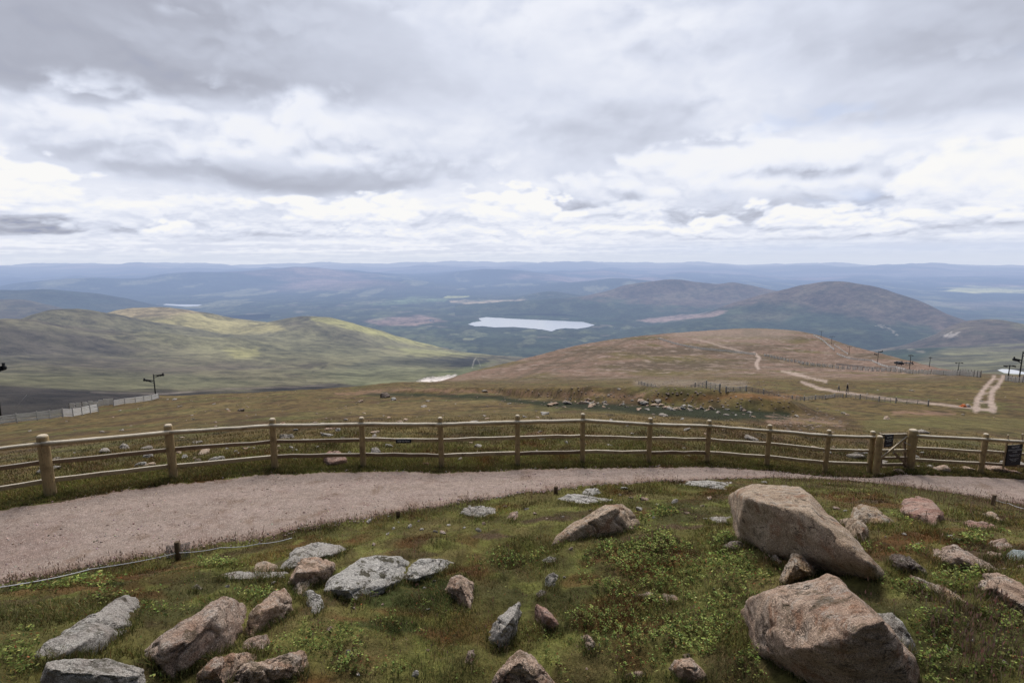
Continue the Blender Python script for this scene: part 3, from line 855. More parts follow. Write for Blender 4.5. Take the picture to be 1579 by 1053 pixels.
far_sheet('hills', [[(-300, 560, 2300), (0, 560, 2300), (150, 550, 2400), (330, 535, 2700), (500, 540, 2700)],
                    [(-300, 500, 3000), (-60, 490, 3000), (0, 491, 3000), (50, 493, 3000), (100, 501, 3000), (150, 509, 3000), (220, 514, 3000), (320, 520, 3000), (420, 530, 3000), (500, 545, 3000)]],
          D2R(-56), D2R(-18), 400, 150, (16, 240), moor_color, seed=21)
far_sheet('hills', [[(-100, 530, 3100), (100, 525, 3100), (240, 520, 3200), (400, 530, 3200)],
                    [(-100, 520, 3600), (0, 505, 3600), (30, 493, 3600), (60, 483, 3600), (85, 477.5, 3600), (115, 477, 3600), (150, 481, 3600), (190, 488, 3600), (240, 497, 3600), (330, 512, 3600), (400, 530, 3600)]],
          D2R(-48), D2R(-24), 300, 120, (12, 240), moor_color, seed=22)
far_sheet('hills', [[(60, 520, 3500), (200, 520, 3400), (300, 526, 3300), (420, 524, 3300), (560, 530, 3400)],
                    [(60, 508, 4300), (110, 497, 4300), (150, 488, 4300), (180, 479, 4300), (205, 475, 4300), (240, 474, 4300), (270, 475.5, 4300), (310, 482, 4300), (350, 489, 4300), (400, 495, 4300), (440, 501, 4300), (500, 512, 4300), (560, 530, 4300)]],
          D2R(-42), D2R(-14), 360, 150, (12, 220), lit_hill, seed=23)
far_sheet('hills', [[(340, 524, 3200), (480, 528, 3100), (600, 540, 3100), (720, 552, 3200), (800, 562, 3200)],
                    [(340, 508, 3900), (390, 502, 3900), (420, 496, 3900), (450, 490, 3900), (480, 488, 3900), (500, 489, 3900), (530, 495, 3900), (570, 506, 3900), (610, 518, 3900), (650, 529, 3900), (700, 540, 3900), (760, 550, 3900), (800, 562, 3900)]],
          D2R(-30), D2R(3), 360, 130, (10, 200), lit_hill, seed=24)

# --- water
def water(name, outline, z, mat):
    pts = []
    for x, y in outline:
        dx, dy, dz = ray(x, y); t = float((z - CZ) / dz)
        pts.append((float(dx * t), float(dy * t)))
    bm = bmesh.new()
    vs = [bm.verts.new((p[0], p[1], z)) for p in pts]
    f = bm.faces.new(vs)
    if f.normal.z < 0: f.normal_flip()
    me = bpy.data.meshes.new(name); bm.to_mesh(me); bm.free()
    return tag(link(name, me, mat), kind='structure')
wm, T = new_mat('loch_water')
wb = T.bump(T.noise(T.pos(), 1 / 25.0, 3), .08, 2.0)
finish(T, (.46, .48, .51), .10, wb, .6, True, {'IOR': 1.33})
def rag(pts, n=6, amp=.5):
    out = []
    for i in range(len(pts)):
        a = pts[i]; b = pts[(i + 1) % len(pts)]
        for k in range(n):
            f = k / n
            out.append((a[0] + (b[0] - a[0]) * f + random.uniform(-1, 1) * amp * 1.5, a[1] + (b[1] - a[1]) * f + random.uniform(-1, 1) * amp * .5))
    return out
water('water', rag([(722, 500), (730, 497), (742, 495), (738, 491), (750, 489), (775, 490.5), (800, 492), (850, 494), (900, 496.5), (917, 501), (905, 505), (890, 507), (872, 506), (858, 508), (851, 511), (835, 508), (815, 506), (790, 504), (765, 505), (745, 503), (732, 503)], 5, .4), ZV + 5 - (5300 ** 2) / (2 * 6371000 * 1.15), wm)
water('water', [(251, 470), (256, 468.6), (275, 469.4), (312, 469.6), (305, 472), (285, 472.8), (262, 471)], ZV + 45, wm)
water('water', [(1538, 570.5), (1545, 568.8), (1556, 569.2), (1568, 571), (1580, 574), (1580, 577), (1562, 576.5), (1548, 575)], -205, wm)

# ------------------------------------------------------------------ rocks
def rock_mat(name, c1, c2, lichen=.3, moss=.3, stain=0.0, dark=.35, grain=1.0, lc=(.47, .45, .41), moss_c=(.055, .042, .012)):
    m, T = new_mat(name)
    P = T.pos(); N = T.new('ShaderNodeNewGeometry').outputs['Normal']
    sep = T.new('ShaderNodeSeparateXYZ'); T.l.new(N, sep.inputs[0]); nz = sep.outputs[2]
    n1 = T.noise(P, 2.6, 7, .62); n2 = T.noise(P, 11, 7, .68); n3 = T.noise(P, 48, 5, .7); n4 = T.noise(P, 150, 3, .7)
    col = T.mix(T.map(T.m('ADD', T.m('MULTIPLY', n1, .7), T.m('MULTIPLY', n2, .3)), .38, .62), c1, c2)
    if stain:
        col = T.mix(T.m('MULTIPLY', T.map(T.noise(P, 3.4, 6, .7, .4), .53, .64), stain), col, (.30, .15, .085))
    l = T.m('ADD', T.m('MULTIPLY', T.noise(P, 6.5, 8, .72, .3), .75), T.m('MULTIPLY', n3, .25))
    lz = T.m('MULTIPLY', T.map(l, .50, .60), T.map(nz, -.1, .7, .25, 1.0))
    col = T.mix(T.m('MULTIPLY', lz, lichen), col, lc)
    d = T.map(T.m('ADD', T.m('MULTIPLY', n2, .6), T.m('MULTIPLY', n3, .4)), .38, .50, 1, 0)
    col = T.mix(T.m('MULTIPLY', d, dark), col, (.055, .042, .034))
    g = T.map(n4, .38, .62, 1 - .5 * grain, 1 + .45 * grain)
    g = T.m('MULTIPLY', g, T.map(n3, .3, .7, .82, 1.16))
    cc = T.new('ShaderNodeCombineColor')
    for i in range(3): T.l.new(g, cc.inputs[i])
    col = T.mix(1.0, col, cc.outputs[0], 'MULTIPLY')
    crack = T.noise(T.vm('MULTIPLY', P, (1.0, 1.0, 2.4)), 2.2, 5, .6, 1.2)
    ck = T.map(T.m('ABSOLUTE', T.m('SUBTRACT', crack, .5)), 0.0, .022, 1, 0)
    ck = T.m('MULTIPLY', ck, T.map(n1, .5, .6))
    col = T.mix(T.m('MULTIPLY', ck, .75), col, (.03, .024, .02))
    mo = T.m('MULTIPLY', T.map(T.noise(P, 4.4, 6, .7), .545, .585), T.map(nz, .25, .7))
    col = T.mix(T.m('MULTIPLY', mo, moss), col, T.mix(n3, moss_c, (.03, .028, .01)))
    pit = T.map(T.noise(T.vm('ADD', P, (3.1, 7.7, 1.3)), 7.0, 4, .6), .64, .70)
    col = T.mix(T.m('MULTIPLY', pit, .7), col, (.045, .034, .024))
    h = T.m('ADD', T.m('MULTIPLY', n2, 1.0), T.m('ADD', T.m('MULTIPLY', n3, .45), T.m('MULTIPLY', n4, .2)))
    h = T.m('SUBTRACT', h, T.m('MULTIPLY', ck, .6))
    b = T.bump(h, 1.0, .07)
    finish(T, col, .92, b, .12)
    return m
M_PINK = rock_mat('pink_granite', (.40, .27, .195), (.55, .41, .315), .45, .55, .7)
M_BROWN = rock_mat('brown_granite', (.37, .255, .195), (.49, .375, .30), .5, .55, .35)
M_GREY = rock_mat('grey_granite', (.37, .33, .295), (.48, .445, .40), .55, .55, .08)
M_PALE = rock_mat('pale_lichened_granite', (.42, .39, .355), (.53, .50, .46), .6, .85, .0)
M_DARK = rock_mat('dark_granite', (.17, .13, .11), (.25, .20, .17), .35, .6, .1)
M_RED = rock_mat('red_granite', (.36, .20, .155), (.46, .32, .26), .3, .15, .3)
M_ORANGE = rock_mat('orange_stained_granite', (.40, .27, .16), (.48, .40, .33), .5, .2, .7)
M_SLATE = rock_mat('grey_green_stone', (.25, .29, .28), (.36, .40, .39), .4, .1, .0)
M_BUFF = rock_mat('buff_granite', (.38, .275, .195), (.53, .41, .305), .45, .35, .65)

ROCKS = []      # footprints, to keep the turf off them
ROCK_LOW = []   # lower outlines, for the grass that grows against them

def ylow(poly, x):
    best = None
    n = len(poly)
    for i in range(n):
        (x0, y0), (x1, y1) = poly[i][:2], poly[(i + 1) % n][:2]
        if (x0 - x) * (x1 - x) <= 0 and x0 != x1:
            y = y0 + (y1 - y0) * (x - x0) / (x1 - x0)
            best = y if best is None else max(best, y)
    return best if best is not None else max(p[1] for p in poly)

def shape_rock(P, seed, amp=.05, vox=46, smooth=2, ncut=4, joint=.8):
    """hull of a point cloud, weathered"""
    bm = bmesh.new()
    for p in P: bm.verts.new(p)
    bmesh.ops.convex_hull(bm, input=bm.verts[:])
    # knock off corners so that the block shows broken flat faces
    rr_ = np.random.default_rng(seed * 7 + 1); A_ = np.array([tuple(q) for q in P]); ctr = A_.mean(0)
    for _ in range(ncut):
        nrm = rr_.normal(size=3); nrm[2] = abs(nrm[2]) * .8; nrm /= np.linalg.norm(nrm)
        h_ = (A_ - ctr) @ nrm; off = h_.max() * rr_.uniform(.80, .93)
        bmesh.ops.bisect_plane(bm, geom=bm.verts[:] + bm.edges[:] + bm.faces[:], plane_co=ctr + nrm * off, plane_no=nrm, clear_outer=True)
        bmesh.ops.holes_fill(bm, edges=bm.edges[:])
        bmesh.ops.convex_hull(bm, input=bm.verts[:])
    for v_ in [v_ for v_ in bm.verts if not v_.link_faces]: bm.verts.remove(v_)
    me = bpy.data.meshes.new('tmp'); bm.to_mesh(me); bm.free()
    ob = bpy.data.objects.new('tmp', me); COL.objects.link(ob)
    a = np.array([tuple(v_.co) for v_ in me.vertices]); ext = a.max(0) - a.min(0); size = float(np.max(ext))
    md = ob.modifiers.new('r', 'REMESH'); md.mode = 'VOXEL'; md.voxel_size = size / vox
    if smooth:
        md = ob.modifiers.new('s', 'SMOOTH'); md.iterations = smooth; md.factor = .5
    dg = bpy.context.evaluated_depsgraph_get(); dg.update()
    ev = ob.evaluated_get(dg); m2 = bpy.data.meshes.new_from_object(ev)
    bpy.data.objects.remove(ob); bpy.data.meshes.remove(me)
    n = len(m2.vertices); co = np.empty(n * 3, np.float32); m2.vertices.foreach_get('co', co); co = co.reshape(-1, 3)
    no = np.empty(n * 3, np.float32); m2.vertices.foreach_get('normal', no); no = no.reshape(-1, 3)
    s = max(float(np.mean(np.sort(ext)[1:])), .05)
    q = co / s + seed * 3.7
    d = .35 * fbm(q[:, 0] * 1.7, q[:, 1] * 1.7, q[:, 2] * 1.7, o=3)
    # broken planes: terraced noise gives ledges and flat facets
    t = fbm(q[:, 0] * 2.6 + 9, q[:, 1] * 2.6, q[:, 2] * 3.4, o=2) * 4.0
    d = d + .8 * ((np.floor(t) + sstep(.40, .60, t - np.floor(t))) / 4.0)
    d = d + .42 * fbm(q[:, 0] * 6.5, q[:, 1] * 6.5 + 4, q[:, 2] * 6.5, o=3) - .45 * (1 - np.abs(perlin(q[:, 0] * 4.1, q[:, 1] * 4.1, q[:, 2] * 6))) ** 5 + .26 * fbm(q[:, 0] * 19, q[:, 1] * 19, q[:, 2] * 19, o=2)
    d = .75 * d
    # open joints
    for kk in range(2):
        g_ = perlin(q[:, 0] * 1.3 + 7 * kk, q[:, 1] * 1.3, q[:, 2] * 2.6 + 3 * kk) + .12 * perlin(q[:, 0] * 7, q[:, 1] * 7, q[:, 2] * 7)
        d = d - joint * np.exp(-(g_ / .028) ** 2)
    co = co + no * (d * amp * s)[:, None]
    m2.vertices.foreach_set('co', co.astype(np.float32).ravel())
    m2.polygons.foreach_set('use_smooth', np.ones(len(m2.polygons), bool)); m2.update()
    return m2

def rock(name, label, cat, mat, outline, ridge=(), k=.35, thick=.25, amp=.05, vox=60, sink=.10, group=None, smooth=0, over=.10, ncut=0, joint=.8):
    seed = len(ROCKS) + 1
    xs = [p[0] for p in outline]; ys = [p[1] for p in outline]
    cx = sum(xs) / len(xs); cy = sum(ys) / len(ys)
    P = []
    def t_of(x, y, kk):
        yl = ylow(outline, x)
        t0 = ground_hit(x, yl) or 12.0
        tg = ground_hit(x, y) or t0 + 1
        return t0 + (tg - t0) * kk
    for p in outline:
        x, y = p[:2]; kk = p[2] if len(p) > 2 else k
        t = t_of(x, y, kk)
        a = at(x, y, t); P.append(a)
        f = .90
        b = at(cx + (x - cx) * f, cy + (y - cy) * f, t + thick); P.append(b)
        if y > cy or abs(y - ylow(outline, x)) < 3:
            P.append(a + Vector((0, .04, -sink)))
            P.append(b + Vector((0, 0, -sink)))
    for x, y, kk in ridge: P.append(at(x, y, t_of(x, y, kk) - over))
    c = sum(P, Vector()) / len(P)
    base = Vector((c.x, c.y, float(gz(np.array([c.x]), np.array([c.y]))[0])))
    me = shape_rock([q - base for q in P], seed, amp, vox, smooth, ncut, joint)
    o = link(name, me, mat); o.location = base
    tag(o, label, cat, group)
    a = np.array([tuple(v_.co) for v_ in me.vertices]) + np.array(base)
    ROCKS.append(a)
    n = max(4, int((max(xs) - min(xs)) / 1.6))
    ROCK_LOW.append([(x, ylow(outline, x)) for x in np.linspace(min(xs) + 1, max(xs) - 1, n)])
    return o

rock('boulder', 'largest boulder, a wedge with tan top and long dark brown front face', 'boulder', M_BUFF,
     [(1124, 764), (1130, 757), (1143, 750, .22), (1164, 743, .22), (1196, 744, .22), (1235, 747, .22), (1250, 755, .2), (1280, 786, .17), (1311, 819, .15), (1342, 852, .12), (1366, 886, .05), (1359, 893),
      (1333, 886), (1271, 877), (1226, 862), (1191, 846), (1155, 840), (1133, 830)],
     [(1126, 765, .0), (1147, 765, .0), (1182, 771, -.01), (1219, 781, -.01), (1248, 787, -.01), (1266, 801, -.01), (1291, 824, -.01), (1316, 843, .0), (1343, 872, .0)], k=.04, thick=.45, amp=.017, vox=110, over=.42, joint=.35)
rock('boulder', 'large orange and grey boulder with angled peak and red lower face at bottom right', 'boulder', M_PINK,
     [(1141, 941), (1154, 922), (1176, 913), (1204, 913, .3), (1233, 897, .3), (1277, 884, .25), (1290, 890, .22), (1321, 919, .22), (1359, 954, .2), (1391, 989, .15), (1413, 1014), (1420, 1042), (1418, 1075), (1330, 1085), (1262, 1056), (1220, 1032), (1185, 1012), (1160, 999), (1153, 967)],
     [(1211, 1000, -.02), (1250, 998, -.03), (1290, 996, -.03), (1318, 978, -.02), (1331, 966, .0), (1362, 958, .03)], k=.06, thick=.40, amp=.024, vox=110, over=.42, joint=.4)
rock('boulder', 'brown boulder with ridged back leaning right, between the two grey slabs at lower left', 'boulder', M_BROWN,
     [(215, 1004), (247, 978), (297, 945), (324, 930), (348, 916), (363, 923), (379, 936), (376, 963), (364, 996), (345, 1003), (312, 1022), (282, 1036), (265, 1050), (250, 1030), (226, 1017)],
     [(330, 948, .12), (338, 975, .08), (343, 994, .0), (250, 1000, .1), (300, 985, .1)], k=.32, thick=.25, amp=.035, vox=80, smooth=0)
rock('boulder', 'long tilted boulder with pale top sloping left, middle of the grass', 'boulder', M_BUFF,
     [(843, 845), (859, 824), (884, 805), (916, 786), (932, 777), (960, 776.5), (973, 788), (987, 808), (970, 818), (951, 825), (906, 825), (884, 824), (866, 838)],
     [(950, 783, .1), (918, 798, .08), (878, 822, .02)], k=.30, thick=.30, amp=.03, vox=76, smooth=0)
rock('boulder', 'big flat pale grey boulder with dark moss patches on top, in the left cluster', 'boulder', M_PALE,
     [(497, 912), (507, 891), (531, 877), (555, 859), (584, 855), (618, 857), (632, 868), (628, 884), (624, 893), (608, 901), (566, 918), (549, 927), (525, 922)],
     [(501, 909, .0), (534, 909, .0), (578, 911, .0), (606, 899, .02)], k=.55, thick=.22, amp=.03, vox=76, smooth=0)
rock('rock', 'pale slab with mossy seam, joined to the right side of the big flat pale boulder', 'rock', M_PALE,
     [(622, 892), (629, 874), (647, 860), (685, 862), (706, 868), (697, 875), (673, 884), (640, 896)], [(640, 893, .0)], k=.6, thick=.18, amp=.05)
rock('rock', 'grey topped slab at the back of the left cluster, nearest to the path', 'rock', M_GREY,
     [(430, 877), (442, 865), (453, 844), (489, 835), (528, 840), (536, 846), (520, 856), (495, 860), (459, 864), (444, 878)], [(460, 857, .05), (500, 856, .05)], k=.5, thick=.2, amp=.04)
rock('rock', 'squarish rock with pale mossy top and dark sides, in the middle of the left cluster', 'rock', M_PINK,
     [(442, 900), (453, 880), (462, 860), (486, 858.5), (519, 865), (520, 877), (510, 888), (498, 899), (483, 903), (453, 905)], [(456, 882, .05), (490, 882, .05), (514, 872, .05)], k=.35, thick=.18, amp=.06)
rock('stone', 'small rounded buff stone below the squarish mossy rock', 'stone', M_BUFF, [(449, 909), (459, 897), (477, 893.5), (486, 902), (474, 912), (459, 919)], k=.4, thick=.1, amp=.05, vox=30)
rock('rock', 'narrow upright stone white with lichen beside the big flat pale boulder', 'rock', M_PALE, [(464, 918), (477, 908), (495, 918), (500, 933), (489, 948), (482, 948), (479, 930)], k=.4, thick=.12, amp=.07, vox=34)
rock('stone', 'tan stone lying behind the long thin grey slab left of the cluster', 'stone', M_BUFF, [(388, 879), (395, 868), (410, 864.5), (428, 870), (429, 880), (408, 883)], k=.4, thick=.12, amp=.05, vox=30)
rock('rock', 'long thin grey slab flat in the grass at the left end of the cluster', 'rock', M_GREY, [(333, 888), (350, 882), (400, 880), (443, 883), (440, 891), (380, 894), (345, 892)], k=.7, thick=.1, amp=.05)
rock('rock', 'lumpy dark pink rock just right of the ridged brown boulder', 'rock', M_PINK, [(376, 978), (388, 942), (415, 925), (425, 908), (440, 905), (450, 922), (454, 942), (432, 957), (405, 968), (386, 986)], [(420, 935, .05), (440, 930, .05)], k=.3, thick=.2, amp=.06)
rock('stone', 'small pinkish stone at the foot of the ridged brown boulder', 'stone', M_BROWN, [(372, 1003), (375, 990), (390, 980), (412, 977), (417, 990), (405, 1006), (385, 1009)], k=.35, thick=.12, amp=.05, vox=32)
rock('rock', 'low tapering rock at the bottom edge, right in front of the ridged brown boulder', 'rock', M_PINK, [(299, 1062), (301, 1040), (330, 1015), (360, 1007), (398, 1005), (396, 1020), (372, 1040), (352, 1066)], [(330, 1030, .1)], k=.35, thick=.2, amp=.06)
rock('rock', 'wide rock with a mossy hollow and upturned right end at the bottom edge', 'rock', M_PINK, [(352, 1064), (362, 1035), (378, 1021), (420, 1015), (470, 1002), (477, 1025), (471, 1038), (430, 1048), (400, 1066)], [(385, 1035, .1), (440, 1030, .1)], k=.35, thick=.2, amp=.08)
rock('boulder', 'whitish grey slab with rough layered surface tilted up to the right, lower left', 'boulder', M_GREY,
     [(52, 1020), (62, 996), (98, 975), (125, 957), (166, 930), (193, 917.5), (220, 920), (218, 935), (205, 963), (166, 991), (146, 1010), (110, 1009), (71, 1023)], [(100, 1003, .25), (160, 975, .3)], k=.5, thick=.16, amp=.045, vox=80, smooth=0)
rock('boulder', 'blue grey slab with a pink left end at the bottom left corner', 'boulder', M_GREY, [(57, 1075), (62, 1045), (71, 1019), (119, 1015), (166, 1016), (190, 1023), (222, 1031), (222, 1060), (205, 1085), (110, 1095)], [(75, 1030, .05), (150, 1038, .05), (215, 1040, .05)], k=.4, thick=.25, amp=.035, vox=56)
rock('rock', 'pinkish rock in the grass just right of the big flat pale boulder', 'rock', M_PINK, [(684, 909), (697, 889), (712, 886.5), (730, 897), (732, 907), (726, 922), (725, 940), (709, 937), (697, 918)], [(712, 905, .05)], k=.3, thick=.18, amp=.06)
rock('rock', 'leaning grey rock with a pointed top right corner, lower middle of the grass', 'rock', M_GREY, [(749, 975), (769, 951), (789, 936), (801, 928), (805, 945), (799, 975), (784, 994), (771, 1002), (755, 991)], [(792, 950, .05), (775, 972, .05)], k=.3, thick=.2, amp=.05)
rock('rock', 'small red pink rock just right of the leaning grey rock', 'rock', M_RED, [(823, 954), (827, 930), (843, 938), (856, 951), (865, 964), (856, 974), (837, 967)], [(845, 950, .05)], k=.3, thick=.14, amp=.05, vox=36)
rock('rock', 'large pointed rock with a mossy notch at the bottom edge near the middle', 'rock', M_PINK, [(748, 1070), (760, 1040), (780, 1020), (802, 999.5), (821, 1011), (843, 1033), (862, 1060), (850, 1080)], [(800, 1020, .05), (825, 1045, .02)], k=.3, thick=.3, amp=.05, vox=66)
rock('stone', 'small upright grey stone between the leaning grey rock and the long tilted boulder', 'stone', M_GREY, [(840, 904), (842, 888), (853, 880.5), (861, 888), (858, 901), (848, 906)], k=.3, thick=.09, amp=.06, vox=28)
rock('stone', 'small reddish stone standing above the grass, right of the red pink rock', 'stone', M_BROWN, [(895, 982), (906, 975.5), (916, 988), (919, 1002), (905, 1003)], k=.3, thick=.09, amp=.05, vox=28)
rock('rock', 'round purple grey rock at the bottom edge, left of the orange and grey boulder', 'rock', M_PINK, [(1030, 1031), (1039, 1017), (1065, 1013), (1080, 1027), (1092, 1046), (1084, 1057), (1049, 1052)], [(1055, 1028, .1)], k=.35, thick=.2, amp=.04)
rock('stone', 'low flat stone at the bottom edge, left of the round purple grey rock', 'stone', M_BROWN, [(953, 1047), (970, 1037), (990, 1033), (998, 1041), (985, 1048)], k=.5, thick=.08, amp=.06, vox=30)
rock('rock', 'pair of pale flat slabs by the path behind the long tilted boulder', 'rock', M_PALE, [(858, 769), (875, 761), (897, 763), (930, 768), (945, 771), (922, 775), (900, 778), (872, 773)], k=.6, thick=.2, amp=.05)
rock('stone', 'pale stone resting on top of the flat slabs by the path', 'stone', M_PALE, [(895, 761), (903, 753), (922, 752.5), (929, 759.5), (913, 765)], k=.4, thick=.2, amp=.05, vox=30)
rock('rock', 'white flat slab at the edge of the path, behind the largest boulder', 'rock', M_PALE, [(1046, 746), (1058, 741), (1090, 740), (1130, 743), (1121, 755), (1096, 751), (1064, 748)], k=.6, thick=.2, amp=.04)
rock('rock', 'flat grey stone in the grass by the path, above the left cluster', 'rock', M_GREY, [(708, 791), (715, 783), (742, 779.5), (765, 784), (763, 794), (736, 798)], k=.5, thick=.18, amp=.06)
rock('stone', 'low jagged stone between the path and the flat grey slabs, far side of the grass', 'stone', M_BROWN, [(780, 800), (786, 790), (798, 788), (801, 796), (794, 802)], k=.4, thick=.15, amp=.08, vox=30)
rock('rock', 'pointed pale rock with dark hollow, wedged between the two biggest boulders', 'rock', M_ORANGE, [(1200, 893), (1209, 872), (1223, 853.5), (1237, 859), (1267, 879), (1254, 893), (1211, 908)], [(1225, 868, .05), (1215, 890, .0), (1245, 880, .05)], k=.25, thick=.16, amp=.08)
rock('rock', 'grey pink rock tucked behind the right side of the orange and grey boulder', 'rock', M_GREY, [(1345, 945), (1375, 944), (1391, 957), (1410, 989), (1418, 1012), (1397, 1008), (1360, 980)], k=.2, thick=.2, amp=.03)
rock('rock', 'arched white and orange slab behind the largest boulder', 'rock', M_ORANGE, [(1309, 798), (1315, 780), (1328, 775), (1347, 780), (1369, 799), (1382, 807), (1362, 809), (1334, 803), (1318, 806)], [(1330, 785, .1)], k=.4, thick=.15, amp=.06)
rock('rock', 'rounded buff rock between the arched orange slab and the largest boulder', 'rock', M_BUFF, [(1290, 799), (1321, 798), (1338, 811), (1340, 828), (1334, 838), (1310, 826)], [(1325, 815, .05)], k=.25, thick=.2, amp=.04)
rock('boulder', 'smooth pink boulder alone in the grass near the roped path edge', 'boulder', M_RED, [(1386, 783), (1394, 770.5), (1416, 767), (1438, 773), (1454, 789), (1457, 799), (1445, 813), (1428, 806), (1410, 796), (1391, 791)], [(1391, 788, .02), (1432, 792, .0), (1451, 793, .02)], k=.35, thick=.35, amp=.035, vox=66)
rock('rock', 'flat pink slab sunk in the grass, below the rope at the right', 'rock', M_RED, [(1485, 804), (1495, 801), (1514, 804), (1539, 813), (1520, 817), (1498, 814)], k=.7, thick=.1, amp=.07)
rock('rock', 'whitish broken slab nearest to the rope at the right', 'rock', M_BUFF, [(1516, 793), (1527, 788.5), (1550, 804), (1536, 805)], k=.6, thick=.1, amp=.08, vox=34)
rock('stone', 'thin grey stone in heather below the smooth pink boulder', 'stone', M_GREY, [(1455, 826), (1470, 823.5), (1488, 832), (1475, 833)], k=.5, thick=.1, amp=.07, vox=30)
rock('boulder', 'long low brown slab tapering right, below the smooth pink boulder', 'boulder', M_BROWN, [(1437, 846), (1473, 838), (1492, 850), (1520, 865), (1550, 885), (1511, 877), (1464, 876), (1444, 866)], [(1475, 856, .15)], k=.45, thick=.2, amp=.05)
rock('rock', 'dark grey jagged rock at the right foot of the largest boulder', 'rock', M_DARK, [(1366, 863), (1378, 855.5), (1403, 858), (1426, 875), (1432, 886), (1413, 889), (1385, 879)], [(1400, 870, .05)], k=.3, thick=.15, amp=.10)
rock('rock', 'long log shaped stone with orange left end, lying in leaves at the right', 'rock', M_ORANGE, [(1399, 887), (1410, 887), (1445, 900), (1480, 920), (1506, 936), (1490, 938), (1451, 919), (1405, 898)], k=.2, thick=.10, amp=.05)
rock('boulder', 'pink brown boulder cut by the right edge of the view', 'boulder', M_PINK, [(1508, 911), (1520, 884), (1539, 883), (1579, 906), (1615, 925), (1612, 952), (1579, 939), (1543, 927)], [(1530, 905, .05), (1570, 922, .05)], k=.35, thick=.3, amp=.05, vox=66)
rock('rock', 'small brown angular rock left of the grey green stone', 'rock', M_BROWN, [(1521, 836), (1549, 828), (1562, 843), (1547, 852), (1528, 847)], k=.35, thick=.15, amp=.07, vox=34)
rock('rock', 'smooth grey green stone at the right edge', 'rock', M_SLATE, [(1548, 858), (1561, 846), (1579, 849), (1603, 856), (1597, 867), (1562, 865)], k=.4, thick=.16, amp=.03, vox=36)
rock('stone', 'low brown stone in front of the small angular rock at the right', 'stone', M_BROWN, [(1514, 858), (1525, 850), (1545, 852), (1550, 859), (1530, 861)], k=.4, thick=.1, amp=.06, vox=30)
rock('stone', 'dark low stone in the shade at the left foot of the largest boulder', 'stone', M_DARK, [(1111, 843), (1125, 834), (1142, 833.5), (1154, 842), (1138, 847), (1120, 847)], k=.35, thick=.1, amp=.06, vox=32)
rock('stone', 'slim grey stone propped under the largest boulder', 'stone', M_BROWN, [(1177, 848), (1183, 843), (1193, 846), (1208, 867), (1203, 873), (1190, 863)], k=.2, thick=.08, amp=.05, vox=32)
rock('rock', 'flat stone in the turf left of the largest boulder', 'rock', M_GREY, [(1083, 799), (1100, 795.5), (1128, 797), (1126, 806), (1100, 806)], k=.55, thick=.1, amp=.08, vox=34)
rock('stone', 'left one of two low brown stones in the middle of the leafy patch', 'stone', M_BROWN, [(982, 917), (995, 911.5), (1013, 914), (1012, 921), (992, 923)], k=.5, thick=.08, amp=.07, vox=28)
rock('stone', 'right one of two low brown stones in the middle of the leafy patch', 'stone', M_BROWN, [(1013, 921), (1025, 914.5), (1042, 917), (1047, 925), (1030, 929)], k=.5, thick=.08, amp=.06, vox=28)
rock('stone', 'rusty dark stone by the grass edge left of the ridged brown boulder', 'stone', M_DARK, [(294, 907), (303, 900), (313, 905), (310, 910)], k=.4, thick=.06, amp=.06, vox=24)
rock('stone', 'flat grey stone in moss below the long tilted boulder', 'stone', M_GREY, [(834, 863), (848, 857), (860, 860), (856, 866), (842, 868)], k=.5, thick=.07, amp=.06, vox=26)
rock('stone', 'pointed dark stone beside the small upright grey stone', 'stone', M_DARK, [(826, 915), (834, 909), (843, 912), (840, 920), (830, 921)], k=.4, thick=.07, amp=.07, vox=26)
rock('stone', 'tall thin white stone low in the grass under the big flat pale boulder', 'stone', M_GREY, [(531, 1012), (534, 1002), (540, 1000), (545, 1010), (541, 1014)], k=.3, thick=.05, amp=.06, vox=24)
rock('stone', 'grey upright sliver left of the pointed rock at the bottom edge', 'stone', M_BROWN, [(716, 1022), (722, 1003), (731, 1000), (733, 1012), (727, 1024)], k=.3, thick=.06, amp=.06, vox=26)

# reusable small stones
STONES = []
for i in range(10):
    r_ = np.random.default_rng(100 + i); d = r_.normal(size=(16, 3)); d /= np.linalg.norm(d, axis=1)[:, None]
    d *= np.array([.5, .36, .26]) * r_.uniform(.75, 1.1, (16, 1)); STONES.append(shape_rock([Vector(q) for q in d], 60 + i, .06, 15, 1))
M_STONE = rock_mat('weathered_stone', (.29, .25, .215), (.40, .355, .31), .4, .3, .1)
def stone(name, p, size, mat, label, cat, group, rot=None, flat=1.0, me=None):
    me = (me or random.choice(STONES))
    o = bpy.data.objects.new(name, me.copy() if False else me)
    COL.objects.link(o)
    o.location = p; o.scale = (size, size * random.uniform(.8, 1.1), size * flat); o.rotation_euler = (random.uniform(-.2, .2), random.uniform(-.2, .2), random.uniform(0, 6.28) if rot is None else rot)
    if len(me.materials) == 0: me.materials.append(mat)
    o.material_slots[0].link = 'OBJECT'; o.material_slots[0].material = mat
    tag(o, label, cat, group)
    return o

